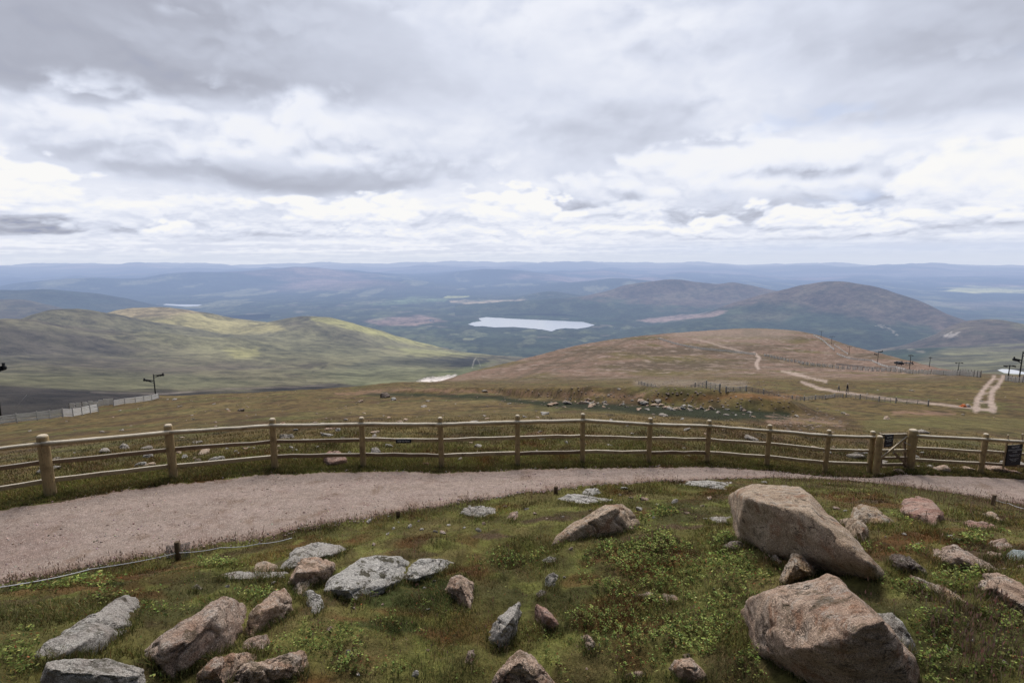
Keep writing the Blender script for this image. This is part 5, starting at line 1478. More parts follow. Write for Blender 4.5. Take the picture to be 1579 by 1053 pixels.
pylon(1571, 541, 588, 'large pylon with heavy wheel arms at the right edge', .26, 'wheels')
def tow_station():
    p = on_ground(1394, 563, 0, 900); t = p.y
    s = t / F0
    root = empty('ski_tow_station', p, 'dark ski tow station with drive wheel on the brow of the right slope', 'tow station')
    MB().box((-8 * s, 0, 3.2 * s), (9 * s, 3, 2.6 * s)).box((-8 * s, 0, 5.0 * s), (6 * s, 2.4, 1.2 * s)).build('motor_housing', STEEL, root)
    MB().tube([(6 * s, 0, 3.0 * s), (6 * s, 0, 3.8 * s)], 5 * s, 14).build('drive_wheel', STEEL, root)
    for x in (-12, -4, 3, 9, 13): MB().bar((x * s, 0, -.5), (x * s, 0, (5 + x % 3) * s), .35 * s * 2, .35 * s * 2, (0, 1, 0)).build('leg', STEEL, root)
    MB().bar((10 * s, 0, 5 * s), (15 * s, 0, 1.5 * s), .8 * s, .8 * s).build('brace', STEEL, root)
tow_station()
def pole():
    a = on_ground(25, 627); b = at(41, 609, a.y / float(ray(25, 627)[1]))
    o = MB().tube([a + Vector((0, 0, -.1)), b], .07, 8).build('pole', PALEM, None, a); o.location = a
    tag(o, 'white pole leaning to the right beyond the left snow fences', 'pole')
pole()

# walkers
def person(x, yb, yt, label, lean, shirt, legs, hat, step):
    t = ground_hit(x, yb); p = at(x, yb, t); H = 1.72
    me = bpy.data.meshes.new('person')
    s = lean
    V = [(0, 0, .92), (.02 + s * .25, 0, 1.15), (s * .8, 0, 1.40), (s * 1.0, 0, 1.50), (s * 1.15, 0, 1.62),
         (-.09, step * .5, .88), (-.10, step * .9 - .02, .48), (-.10, step * 1.1 + .04, .07), (-.10, step * 1.1 - .12, .03),
         (.09, -step * .5, .88), (.10, -step * .7 - .06, .48), (.10, -step * 1.1 + .04, .07), (.10, -step * 1.1 - .12, .03),
         (s * .8 - .18, 0, 1.38), (s * .7 - .24, .05, 1.12), (s * .8 - .22, -.12, .90), (s * .8 - .21, -.16, .82),
         (s * .8 + .18, 0, 1.38), (s * .7 + .24, -.02, 1.12), (s * .8 + .22, -.16, .92), (s * .8 + .21, -.2, .84)]
    E = [(0, 1), (1, 2), (2, 3), (3, 4), (0, 5), (5, 6), (6, 7), (7, 8), (0, 9), (9, 10), (10, 11), (11, 12), (2, 13), (13, 14), (14, 15), (15, 16), (2, 17), (17, 18), (18, 19), (19, 20)]
    R = [.15, .15, .15, .06, .10, .10, .065, .05, .045, .10, .065, .05, .045, .07, .05, .038, .035, .07, .05, .038, .035]
    me.from_pydata(V, E, []); me.update()
    ob = bpy.data.objects.new('person', me); COL.objects.link(ob)
    md = ob.modifiers.new('skin', 'SKIN'); md.use_smooth_shade = True
    for i, q in enumerate(me.skin_vertices[0].data):
        q.radius = (R[i], R[i] * (.75 if i in (0, 1, 2) else 1)); q.use_root = (i == 0)
    sb = ob.modifiers.new('sub', 'SUBSURF'); sb.levels = 1; sb.render_levels = 1
    dg = bpy.context.evaluated_depsgraph_get(); dg.update()
    m2 = bpy.data.meshes.new_from_object(ob.evaluated_get(dg)); bpy.data.objects.remove(ob)
    skin = simple_mat('skin', (.45, .28, .2), .6, .1); m2.materials.clear()
    for mt in (legs, shirt, skin): m2.materials.append(mt)
    for f in m2.polygons:
        z = f.center.z; f.material_index = 2 if z > 1.5 else (1 if z > .93 and abs(f.center.x - s * .8) < .5 else 0)
    m2.name = 'person'
    o = link('person', m2); o.location = p; o.scale = [(yb - yt) * t / F0 / H] * 3
    o.rotation_euler = (0, 0, math.radians(random.uniform(60, 100)))
    tag(o, label, 'person', 'two walkers on the footpath')
    hm = MB().tube([(s * 1.15, 0, 1.64), (s * 1.15, 0, 1.70), (s * 1.15, 0, 1.76)], [.125, .12, .05], 10); hm.build('hat', hat, o)
    return o
C_DARK = simple_mat('dark_cloth', (.022, .022, .03), .9, .2, haze=True); C_GREY = simple_mat('grey_cloth', (.16, .155, .16), .9, .2, haze=True); C_PALE = simple_mat('pale_cloth', (.42, .38, .35), .9, .1, haze=True); C_BLUE = simple_mat('slate_cloth', (.10, .11, .14), .9, .2, haze=True)
person(1293, 603.5, 593, 'shorter walker in grey stooping forward on the footpath', .28, C_GREY, C_BLUE, C_PALE, .18)
person(1306, 606, 591, 'taller walker in a dark jacket and pale hat on the footpath', .04, C_DARK, C_GREY, C_PALE, .14)
# small things at the foot of the track
ORNG = simple_mat('orange_plastic', (.55, .16, .05), .6, .15, haze=True)
def barrier(x, y, w, h, mat, label, nm, cat):
    p = on_ground(x, y); s = p.y / F0
    o = empty(nm, p, label, cat)
    MB().box((0, 0, h * s * .35), (w * s, .3, h * s * .5)).box((w * s * .06, 0, h * s * .75), (w * s * .6, .22, h * s * .35)).build('body', mat, o)
    for q in (-.4, .4): MB().box((q * w * s, 0, h * s * .05), (.12, .6, h * s * .12)).build('foot', mat, o)
barrier(1485.5, 627.5, 5, 4.5, ORNG, 'small orange barrier where the footpath meets the rutted track', 'barrier', 'barrier')
barrier(1491.5, 627.5, 6, 4.5, C_PALE, 'pale grey container beside the small orange barrier', 'container', 'container')
# houses far down in the strath
HW = simple_mat('white_harling', (.75, .73, .70), .9, .05, haze=True); HR = simple_mat('house_roof', (.16, .16, .17), .9, .1, haze=True)
def house(x, y, z, w, label, group):
    dx, dy, dz = [float(q) for q in ray(x, y)]; t = (z - CZ) / dz; p = Vector((dx * t, dy * t, z))
    o = empty('house', p, label, 'house', group)
    h = w * .45; d = w * .6
    MB().box((0, 0, h / 2 - 4), (w, d, h + 8)).build('wall', HW, o)
    MB().add([(-w / 2, -d / 2, h), (w / 2, -d / 2, h), (w / 2, d / 2, h), (-w / 2, d / 2, h), (-w / 2, 0, h * 1.6), (w / 2, 0, h * 1.6)], [(0, 1, 5, 4), (2, 3, 4, 5), (0, 4, 3), (1, 2, 5)]).build('roof', HR, o)
random.seed(5)
for i in range(46):
    x = random.choice([random.gauss(600, 30), random.gauss(690, 40), random.gauss(670, 70)]); y = 451 + random.gauss(0, 2.4) - (x - 640) * .02
    house(x, y, -790, random.uniform(22, 46), 'tiny white house of the town far off in the strath', 'houses of the distant town')
for i in range(9):
    house(575 + random.gauss(0, 14), 457 + random.gauss(0, 1), -788, random.uniform(24, 44), 'tiny white house below the distant town on its left', 'houses left of the distant town')
for x, y, w in [(985, 508, 18), (991, 511, 14), (996, 506, 16), (1003, 512, 14), (978, 505, 14), (948, 506, 12), (957, 509, 12), (1012, 509, 12), (664, 495, 26), (668, 496, 16)]:
    house(x, y, -768, w, 'tiny white building among the trees near the loch', 'buildings near the loch')

# ------------------------------------------------------------------ turf
def rock_mask():
    """5 cm raster of where stones cover the turf"""
    g = np.zeros((600, 400), bool)          # x -15..15, y 0..20
    for a in ROCKS:
        z = gz(a[:, 0], a[:, 1]); k = a[:, 2] > z - .01
        i = ((a[k, 0] + 15) / .05).astype(int); j = (a[k, 1] / .05).astype(int)
        ok = (i > 0) & (i < 599) & (j > 0) & (j < 399); g[i[ok], j[ok]] = True
    h = g.copy()
    for dx in (-1, 0, 1):
        for dy in (-1, 0, 1): h |= np.roll(np.roll(g, dx, 0), dy, 1)
    e = h.copy()
    for dx in (-1, 0, 1):
        for dy in (-1, 0, 1): e &= np.roll(np.roll(h, dx, 0), dy, 1)
    return e
RM = rock_mask()
def free(x, y):
    i = np.clip(((x + 15) / .05).astype(int), 0, 599); j = np.clip((y / .05).astype(int), 0, 399)
    return ~RM[i, j]

def scatter(n, r0, r1, amin=-50, amax=50, p=-.5):
    u = RNG.random(n); k = p + 1
    r = (r0 ** k + u * (r1 ** k - r0 ** k)) ** (1 / k)
    a = np.radians(RNG.uniform(amin, amax, n))
    return r * np.sin(a), r * np.cos(a), r, a

def blades(name, x, y, z, h, w, lean, col, label=None, tipcol=1.0, mat=None):
    n = len(x); a = RNG.uniform(0, 2 * np.pi, n); la = RNG.uniform(0, 2 * np.pi, n)
    dx, dy = np.cos(a) * w / 2, np.sin(a) * w / 2
    lx, ly = np.cos(la) * lean * h, np.sin(la) * lean * h
    b = np.stack([x, y, z - .012], 1)
    v0 = b - np.stack([dx, dy, 0 * dx], 1); v1 = b + np.stack([dx, dy, 0 * dx], 1)
    mid = b + np.stack([lx * .3, ly * .3, h * .62], 1); m0 = mid - np.stack([dx, dy, 0 * dx], 1) * .7; m1 = mid + np.stack([dx, dy, 0 * dx], 1) * .7
    tip = b + np.stack([lx, ly, h], 1)
    V = np.stack([v0, v1, m1, m0, tip], 1).reshape(-1, 3)
    i = np.arange(n) * 5
    F = np.concatenate([np.stack([i, i + 1, i + 2], 1), np.stack([i, i + 2, i + 3], 1), np.stack([i + 3, i + 2, i + 4], 1)])
    c = np.repeat(col[:, None, :], 5, 1); c[:, :2] *= .68; c[:, 4] *= tipcol  # blade feet coloured darker, painting in shade low in the turf
    return np_mesh(name, V, F, False, c.reshape(-1, 3))

def leaf_mat(name, trans=.25):
    m, T = new_mat(name)
    c = T.attr()
    d = T.new('ShaderNodeBsdfDiffuse'); T.l.new(c, d.inputs[0])
    t = T.new('ShaderNodeBsdfTranslucent'); T.l.new(c, t.inputs[0])
    mx = T.new('ShaderNodeMixShader'); mx.inputs[0].default_value = trans
    T.l.new(d.outputs[0], mx.inputs[1]); T.l.new(t.outputs[0], mx.inputs[2])
    o = T.new('ShaderNodeOutputMaterial'); T.l.new(mx.outputs[0], o.inputs[0])
    return m
GRASSM = leaf_mat('grass_blade'); LEAFM = leaf_mat('leaf', .3)

def vary(c, s=.3):
    n = len(c); b = np.exp(RNG.normal(0, s, n))[:, None]
    hue = RNG.normal(0, .10, (n, 3))
    return np.clip(c * b * (1 + hue), .004, .6)

def near_turf():
    n = 430000
    x, y, r, a = scatter(n, 3.9, 17.5)
    rn, rf = path_edges(a)
    out = r < rn + .10 * RNG.random(n) ** 3 * 2
    k = out & free(x, y); x, y, r, a = x[k], y[k], r[k], a[k]; rn = rn[k]
    z = gz(x, y)
    n1, n2, n3, n4 = cover(x, y)
    c = ground_color(x, y) * 1.45
    pick = RNG.random(len(x))
    c[pick < .16] = [.25, .20, .095]      # dead straw
    c[(pick > .16) & (pick < .28)] = [.085, .115, .034]
    c[(pick > .28) & (pick < .34)] = [.18, .08, .035]
    c = c * (.62 + .75 * sstep(-.35, .4, fbm(x * 1.3 + 70, y * 1.3, o=4)))[:, None]
    # short mossy turf with taller grassy swells
    tall = sstep(-.05, .45, fbm(x * .8 + 33, y * .8, o=3))
    edge = 1 - sstep(.0, .7, rn - r)
    h = (.014 + .026 * RNG.random(len(x)) ** 1.5) * (1 + 1.6 * tall + .4 * edge)
    w = .0045 + .004 * RNG.random(len(x))
    w = w * np.clip(r / 7, .8, 2)
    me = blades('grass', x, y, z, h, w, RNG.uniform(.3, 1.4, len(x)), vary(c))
    o = link('grass', me, GRASSM); tag(o, 'short moss and grass turf covering the near mound', 'grass', kind='stuff')
    # long soft dark grass in hollows and against the stones
    X, Y = [], []
    for low in ROCK_LOW:
        for (px, py) in low:
            for _ in range(5):
                qx = px + random.gauss(0, 3); qy = py + abs(random.gauss(0, 3)) + 1
                if random.random() < .35: continue
                t = ground_hit(qx, qy)
                if t is None: continue
                p = at(qx, qy, t)
                for _ in range(3): X.append(p.x + random.gauss(0, .03)); Y.append(p.y + random.gauss(0, .03))
    X = np.array(X); Y = np.array(Y)
    k = RNG.random(60000) < 2
    x, y, r, a = scatter(150000, 3.9, 14)
    m = sstep(.2, .45, fbm(x * .75 + 12, y * .75 + 40, o=3)); rn, _ = path_edges(a)
    k = (RNG.random(len(x)) < m * .5) & free(x, y) & (r < rn - .25)
    X = np.concatenate([X, x[k]]); Y = np.concatenate([Y, y[k]])
    Z = gz(X, Y); c = np.zeros((len(X), 3)) + np.array([.095, .105, .036]); q = RNG.random(len(X)); c[q < .3] = [.15, .13, .052]; c[q > .85] = [.22, .175, .085]
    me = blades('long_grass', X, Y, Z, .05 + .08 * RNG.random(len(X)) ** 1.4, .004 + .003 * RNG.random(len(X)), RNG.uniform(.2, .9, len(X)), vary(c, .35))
    tag(link('long_grass', me, GRASSM), 'longer soft grass in the hollows and against the near rocks', 'grass', kind='stuff')
near_turf()

LEAFY = [(1000, 870, 110, 60, 1.0), (1120, 850, 60, 30, .9), (960, 960, 90, 60, .9), (1080, 960, 90, 55, 1.0), (1180, 1010, 70, 40, .8), (900, 1000, 70, 50, .6), (1130, 890, 70, 40, .9), (930, 870, 60, 14, .8), (800, 865, 90, 16, .8),
         (400, 920, 35, 14, 1.0), (250, 945, 50, 16, .7), (150, 920, 60, 12, .7), (240, 1040, 40, 16, .9), (500, 990, 70, 40, .8), (620, 960, 70, 40, .45), (560, 1035, 80, 25, .7), (430, 1000, 60, 26, .8), (700, 1040, 60, 26, .5), (90, 900, 120, 18, .6),
         (1480, 900, 60, 24, 1.0), (1440, 960, 60, 34, 1.0), (1540, 960, 50, 44, 1.0), (1450, 1020, 60, 34, 1.0), (1520, 1035, 60, 22, .9), (1400, 905, 50, 22, .8), (1500, 835, 50, 14, .9), (1350, 850, 60, 12, .6), (1415, 850, 18, 10, 1.0), (1560, 1000, 40, 40, .8), (620, 872, 40, 8, .5), (1020, 790, 60, 12, .6), (330, 870, 60, 10, .6), (20, 1020, 60, 40, .9), (1375, 800, 60, 14, .4), (760, 985, 50, 30, .5), (850, 1020, 60, 30, .6), (1000, 1030, 60, 24, .7)]
def leafy_cover():
    """low bilberry: small oval leaves on short twigs"""
    n = 520000
    x, y, r, a = scatter(n, 3.9, 13.5)
    z = gz(x, y); px, py = project(x, y, z)
    m = np.zeros(len(x))
    for cx, cy, sx, sy, w in LEAFY: m = np.maximum(m, w * np.exp(-(((px - cx) / sx) ** 2 + ((py - cy) / sy) ** 2)))
    nn = fbm(x * 2.2 + 5, y * 2.2, o=4)
    m = sstep(.30, .95, m + .75 * nn) * (m > .06) * .85 + .05 * sstep(.3, .6, nn)
    rn, _ = path_edges(a)
    k = (RNG.random(len(x)) < m) & free(x, y) & (r < rn - .15)
    x, y, z, r, m = x[k], y[k], z[k], r[k], m[k]; n = len(x)
    # gather the leaves into sprigs
    g = .085; ix = np.floor(x / g + .5); iy = np.floor(y / g + .5)
    h1 = np.modf(np.abs(np.sin(ix * 127.1 + iy * 311.7) * 43758.5453))[0]; h2 = np.modf(np.abs(np.sin(ix * 269.5 + iy * 183.3) * 24634.6345))[0]
    jx = (ix + h1 - .5) * g; jy = (iy + h2 - .5) * g
    hs = np.modf(h1 * 7.77 + h2 * 3.1)[0]
    f = RNG.random(n)[:, None]
    pull = RNG.uniform(.1, .6, n); x = x + (jx - x) * pull; y = y + (jy - y) * pull
    h = (.02 + .085 * RNG.random(n)) * (.5 + .9 * hs) * (.6 + .6 * m)
    s = (.009 + .010 * RNG.random(n)) * np.clip(r / 6.5, .85, 1.7)
    th = RNG.uniform(0, 2 * np.pi, n); tilt = RNG.uniform(-.7, .7, n); roll = RNG.uniform(-.5, .5, n)
    d = np.stack([np.cos(th) * np.cos(tilt), np.sin(th) * np.cos(tilt), np.sin(tilt)], 1)
    e = np.stack([-np.sin(th) * np.cos(roll), np.cos(th) * np.cos(roll), np.sin(roll)], 1)
    c0 = np.stack([x, y, gz(x, y) + h], 1)
    s = s[:, None]
    V = np.stack([c0 - d * s, c0 + e * s * .52, c0 + d * s, c0 - e * s * .52], 1).reshape(-1, 3)
    i = np.arange(n) * 4; F = np.stack([i, i + 1, i + 2, i + 3], 1)
    c = np.zeros((n, 3)) + np.array([.130, .158, .046])
    q = RNG.random(n); c[q < .30] = [.25, .275, .088]; c[q > .74] = [.070, .088, .030]; c[q > .965] = [.20, .08, .04]
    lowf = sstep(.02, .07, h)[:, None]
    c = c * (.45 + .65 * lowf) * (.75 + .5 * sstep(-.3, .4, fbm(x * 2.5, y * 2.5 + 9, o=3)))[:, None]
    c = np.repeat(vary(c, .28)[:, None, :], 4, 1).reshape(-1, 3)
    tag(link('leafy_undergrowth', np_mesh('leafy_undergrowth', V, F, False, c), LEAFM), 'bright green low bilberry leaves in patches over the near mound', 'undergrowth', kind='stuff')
leafy_cover()

def stalks():
    """dry flowering grass along the near edge of the path"""
    X, Y, H = [], [], []
    def add(px, py, h):
        t = ground_hit(px, py)
        if t is None: return
        p = at(px, py, t); X.append(p.x); Y.append(p.y); H.append(h)
    for _ in range(1200):
        q = random.random()
        x = random.uniform(-40, 760) if q < .42 else (random.uniform(1180, 1600) if q < .92 else random.uniform(760, 1180))
        y0 = float(np.interp(x, [e[0] for e in EDGE], [e[1] for e in EDGE]))
        off = abs(random.gauss(3, 6)) if x < 1180 else abs(random.gauss(6, 14))
        add(x, y0 + off, random.uniform(.09, .24) * (1.25 if x > 1180 else 1))
    for _ in range(420): add(random.uniform(300, 1579), random.uniform(790, 1040), random.uniform(.08, .2))
    for _ in range(260): add(random.gauss(1520, 50), random.gauss(970, 50), random.uniform(.1, .22))
    x = np.array(X); y = np.array(Y); h = np.array(H)
    k = free(x, y); x, y, h = x[k], y[k], h[k]
    rep = 2; x = np.repeat(x, rep) + RNG.normal(0, .02, len(x) * rep); y = np.repeat(y, rep) + RNG.normal(0, .02, len(y) * rep); h = np.repeat(h, rep) * RNG.uniform(.7, 1.1, len(h) * rep)
    z = gz(x, y); c = np.zeros((len(x), 3)) + np.array([.17, .115, .08]); q = RNG.random(len(x)); c[q < .35] = [.26, .205, .12]; c[q > .8] = [.11, .075, .05]
    me = blades('dry_grass', x, y, z, h, .0045 + .002 * RNG.random(len(x)), RNG.uniform(.1, .45, len(x)), vary(c, .25))
    tag(link('dry_grass', me, GRASSM), 'thin dry flowering grass stalks along the near path edge', 'grass', kind='stuff')
    # seed heads
    a = RNG.uniform(0, 6.28, len(x)); n = len(x)
    c0 = np.stack([x, y, z + h * .9], 1); up = np.stack([RNG.normal(0, .15, n), RNG.normal(0, .15, n), np.ones(n)], 1) * (h * .14)[:, None]
    e = np.stack([np.cos(a), np.sin(a), 0 * a], 1) * .006
    V = np.stack([c0 - up, c0 + e, c0 + up, c0 - e], 1).reshape(-1, 3); i = np.arange(n) * 4
    cc = np.repeat(vary(np.zeros((n, 3)) + np.array([.19, .12, .09]), .25)[:, None], 4, 1).reshape(-1, 3)
    tag(link('seed_heads', np_mesh('seed_heads', V, np.stack([i, i + 1, i + 2, i + 3], 1), False, cc), GRASSM), 'purple brown seed heads on the dry grass by the path', 'grass', kind='stuff')
stalks()

def verge():
    """rough grass under and beyond the fence"""
    n = 240000
    a = np.radians(RNG.uniform(-52, 52, n)); f = np.interp(a, AZ, k0r)
    d = -0.06 + np.where(RNG.random(n) < .35, RNG.exponential(.7, n), RNG.exponential(3.6, n))
    r = f + d; x = r * np.sin(a); y = r * np.cos(a)
    _, rf = path_edges(a); k = r > rf - .05 * RNG.random(n); x, y, r, d, f = x[k], y[k], r[k], d[k], f[k]
    z = gz(x, y)
    c = painted(x, y) * 1.4
    band = 1 - sstep(.25, .9, d)
    c = lerp(c, [.120, .112, .040], band * .5)
    q = RNG.random(len(x)); c[q < .14] = [.26, .20, .10]; c[(q > .14) & (q < .22)] = [.12, .13, .044]
    tall = sstep(-.1, .4, fbm(x * .7 + 3, y * .7 + 9, o=3))
    h = (.03 + .05 * RNG.random(len(x))) * (1 + .8 * tall) * np.clip(1.15 - d / 18, .35, 2) * (1 - .25 * band)
    w = (.007 + .006 * RNG.random(len(x))) * (r / 11) ** .9
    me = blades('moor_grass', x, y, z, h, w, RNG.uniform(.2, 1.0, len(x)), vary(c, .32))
    tag(link('moor_grass', me, GRASSM), 'rough tawny moor grass under and beyond the fence', 'grass', kind='stuff')
    # lush tufts at the posts' feet and along the bottom rail
    X, Y, H = [], [], []
    keys = [q[0] for q in POSTS]
    for xk in keys:
        p = PP[xk]
        for _ in range(120):
            X.append(p.x + random.gauss(0, .22)); Y.append(p.y + random.gauss(-.02, .09)); H.append(random.uniform(.06, .16))
    for i in range(len(keys) - 1):
        if keys[i] in (1340, 1351, 1402, 1512): continue
        for _ in range(260):
            q = PP[keys[i]].lerp(PP[keys[i + 1]], random.random())
            if perlin(np.array([q.x * 1.1]), np.array([3.0]))[0] < random.uniform(-.6, .3): continue
            X.append(q.x); Y.append(q.y + random.gauss(-.08, .12)); H.append(random.uniform(.04, .12))
    X = np.array(X); Y = np.array(Y); H = np.array(H); Z = gz(X, Y)
    c = np.zeros((len(X), 3)) + np.array([.115, .112, .040]); q = RNG.random(len(X)); c[q < .3] = [.13, .115, .045]; c[q > .9] = [.23, .18, .09]
    me = blades('tufts', X, Y, Z, H, .008 + .004 * RNG.random(len(X)), RNG.uniform(.15, .7, len(X)), vary(c, .3))
    tag(link('grass_tufts', me, GRASSM), 'dark grass tufts along the foot of the fence', 'grass', kind='stuff')
verge()

def loose_gravel():
    """bigger bits of grit lying on the path and spilt into the turf"""
    n = 9000
    a = np.radians(RNG.uniform(-48, 48, n)); rn, rf = path_edges(a)
    s_ = RNG.random(n); s_ = np.where(RNG.random(n) < .25, -.04 + .10 * RNG.random(n), s_)
    r = rn + s_ * (rf - rn); x = r * np.sin(a); y = r * np.cos(a); z = gz(x, y) + .022
    sz = .006 + .016 * RNG.random(n) ** 3
    o = np.array([[1, 0, 0], [0, 1, 0], [-1, 0, 0], [0, -1, 0], [0, 0, .8], [0, 0, -.8]], float)
    V = (o[None] * (1 + RNG.uniform(-.35, .35, (n, 6, 1)))) * sz[:, None, None]
    V = V + np.stack([x, y, z], 1)[:, None]
    f = np.array([[0, 1, 4], [1, 2, 4], [2, 3, 4], [3, 0, 4], [1, 0, 5], [2, 1, 5], [3, 2, 5], [0, 3, 5]])
    F = (f[None] + (np.arange(n) * 6)[:, None, None]).reshape(-1, 3)
    c = np.zeros((n, 3)) + np.array([.36, .27, .235]); q = RNG.random(n); c[q < .25] = [.37, .30, .26]; c[q > .6] = [.19, .135, .11]
    c = np.repeat(vary(c, .2)[:, None], 6, 1).reshape(-1, 3)
    m, T = new_mat('grit'); finish(T, T.attr(), .9)
    tag(link('loose_gravel', np_mesh('loose_gravel', V.reshape(-1, 3), F, False, c), m), 'loose bits of pink grit lying on the path', 'gravel', kind='stuff')
loose_gravel()

# ------------------------------------------------------------------ cloud field (direction space)
def worley(x, y, seed=0):
    xi = np.floor(x).astype(np.int32); yi = np.floor(y).astype(np.int32)
    best = np.zeros(x.shape, np.float32)
    for i in (-1, 0, 1):
        for j in (-1, 0, 1):
            cx = xi + i; cy = yi + j
            h = _P8[(_P8[(cx + seed) & 255] + cy) & 255]; h2 = _P8[(h + 77) & 255]
            dx = cx + .5 + (h / 255.0 - .5) * .9 - x; dy = cy + .5 + (h2 / 255.0 - .5) * .9 - y
            best += np.exp(-7.0 * (dx * dx + dy * dy)).astype(np.float32)      # smooth lobes that merge
    return np.clip(np.log(best + 1e-4) / 7.0 + .30, -.6, .5)

def lobes(x, y, o=3):
    s = 0; a = 1.0; f = 1.0; n = 0
    for i in range(o):
        s = s + a * worley(x * f + 5.1 * i, y * f + 2.3 * i, i * 13); n += a; a *= .5; f *= 2.15
    return s / n * 2.0

def cloud_field(az, el):
    """sky radiance over a regular (azimuth, elevation) grid"""
    dl = float(el[0, 1] - el[0, 0])
    def up(f, ang):              # the field a little higher up
        k = max(1, int(round(ang / dl))); g = np.empty_like(f); g[:, :-k] = f[:, k:]; g[:, -k:] = f[:, -1:]; return g
    wx = fbm(az * 5, el * 9, o=3); wy = fbm(az * 5 + 30, el * 9 + 8, o=3)
    A = az + .022 * wx; E = el + .012 * wy
    s0 = fbm(A * 2.2 + 4, E * 4.5 + 1, o=3); s1 = fbm(A * 4.5 + 4, E * 8.5 + 1, o=5, g=.52); s2 = fbm(A * 11 + 14, E * 18 + 1, o=6, g=.55)
    f1 = fbm(A * 28 + 2, E * 46 + 5, o=5, g=.52)
    ph = lobes(A * 8 + .10 * f1, E * 17 + .12 * f1); pl = lobes(A * 17 + .12 * f1, E * 44 + .15 * f1)
    v = .715 + .085 * s0 + .05 * s1 + .10 * (s1 - up(s1, .03)) + .02 * s2
    def cloud(v, px, py, sx, sy, lo, hi, big=True, edge=.35, flat=1.8, rag=1.0, op=1.0, lit=1.0):
        a0, tn = azel(px, py); a0 = float(a0); e0 = math.atan(float(tn))
        kx = F0 / sx * (1 + math.tan(a0) ** 2)
        dx = (A - a0) * kx; dy = (E - e0) * F0 / sy
        dyf = np.where(dy < 0, dy * flat, dy)
        n = ph if big else pl
        d = np.sqrt(dx * dx + dyf * dyf)
        puff = 1.0 * n + .42 * (s1 if big else s2) + .16 * f1
        th = 1 - d + puff * rag * (.35 + .65 * sstep(-1.0, .3, dy)) + .12 * s2
        m = sstep(0, edge, th) * op
        thc = np.clip(th, -.2, 1.1)
        rel = thc - up(thc, sy / F0 * .20)
        t = .5 + .5 * dy + .22 * s1 + .16 * s2 + .20 * n + lit * .8 * rel
        c = lo + (hi - lo) * sstep(.0, 1.15, t)
        return v * (1 - m) + c * m
    C = [(1200, 160, 170, 45, .74, .86, True, .9, 1, .8, .6), (880, 60, 230, 120, .76, .86, True, .95, 1, .7, .7),
         (80, 215, 260, 70, .72, .97, True, .7, 1, .9, .9), (350, 175, 280, 36, .76, .92, True, .8, 1, .8, .75),
         (60, 10, 780, 162, .455, .51, True, .55, 1.2, .55, .93, .3), (580, 105, 320, 85, .57, .68, True, .95, 1.2, .6, .7, .4),
         (1530, 40, 420, 115, .465, .60, True, .9, 1.2, .6, .85, .4), (1440, 155, 260, 46, .55, .70, True, .9, 1.2, .7, .75, .4),
         (420, 246, 400, 74, .50, .86, True, .65, 1.5, .8, .9), (470, 280, 260, 26, .44, .62, True, .9, 1.3, .5, .8, .4), (700, 205, 170, 50, .62, .76, True, .9, 1.2, .8, .6),
         (1330, 235, 340, 45, .72, .84, True, .8, 1.5, .8, .6),
         (1110, 300, 330, 66, .49, .86, True, .30, 2.0, .7, .95), (1150, 328, 300, 26, .47, .68, True, .7, 1.5, .5, .8, .4), (1510, 316, 170, 60, .64, .92, True, .45, 1.6, .9, .9),
         (30, 300, 130, 36, .70, .97, False, .5, 1.5, 1, .9), (200, 326, 240, 22, .70, .90, False, .6, 1.5, .9, .8), (690, 335, 340, 28, .62, .86, False, .6, 1.7, .9, .85),
         (800, 328, 75, 34, .76, .98, False, .4, 1.5, 1, .9), (540, 335, 120, 26, .70, .95, False, .45, 1.5, 1, .85), (1230, 342, 150, 22, .62, .95, False, .45, 1.7, .9, .9), (1440, 350, 160, 20, .60, .90, False, .5, 1.7, .9, .85),
         (30, 349, 118, 16, .34, .50, False, .35, 1.5, .6, .95, .4), (230, 353, 130, 13, .50, .76, False, .5, 1.8, .8, .85), (262, 357, 46, 13, .70, .97, False, .35, 1.8, .9, .9),
         (440, 359, 200, 12, .54, .80, False, .6, 1.5, .9, .7), (700, 363, 180, 10, .60, .86, False, .7, 1.4, .9, .6), (1180, 364, 180, 9, .52, .78, False, .6, 1.4, .9, .7), (980, 360, 130, 10, .64, .92, False, .5, 1.8, .9, .75),
         (1480, 373, 160, 7, .54, .84, False, .5, 1.8, .8, .85), (120, 376, 220, 6, .64, .90, False, .5, 1.8, .9, .75), (560, 377, 240, 5, .64, .90, False, .5, 1.8, .9, .75)]
    for c in C: v = cloud(v, *c)
    low = 1 - sstep(.04, .12, el)
    pk = lobes(A * 30 + .14 * f1 + 4, E * 84 + .18 * f1 + 9); cl = sstep(.0, .28, pk + .25 * s2 + .10) * low * sstep(.012, .03, el)
    v = v + .075 * cl * sstep(-.2, .25, pk - up(pk, -.004) + .05) - .05 * cl * sstep(.0, .3, up(pk, .007) - pk)
    v = v + .07 * (pl - up(pl, .006)) * low + .030 * f1 * low + .05 * s2 * low + .03 * (ph - up(ph, .012)) * (1 - low)
    v = (v - .72) * 1.42 + .735
    # thin bands of far cloud just over the skyline
    b = .6 * fbm(az * 7, el * 150, o=5) + .4 * fbm(az * 24, el * 300 + 7, o=4) + .25 * fbm(az * 60, el * 220, o=4)
    bands = .69 + .21 * sstep(-.25, .35, b)
    hz = 1 - sstep(.010, .042, el + .005 * s2)
    v = v * (1 - hz) + bands * hz
    ramp_x = [.25, .40, .55, .70, .85, 1.0]
    R = np.interp(v, ramp_x, [.285, .425, .565, .71, .85, .955]); G = np.interp(v, ramp_x, [.32, .447, .60, .75, .875, .95]); B = np.interp(v, ramp_x, [.46, .53, .705, .865, .955, .94])
    c = np.stack([R, G, B], -1)
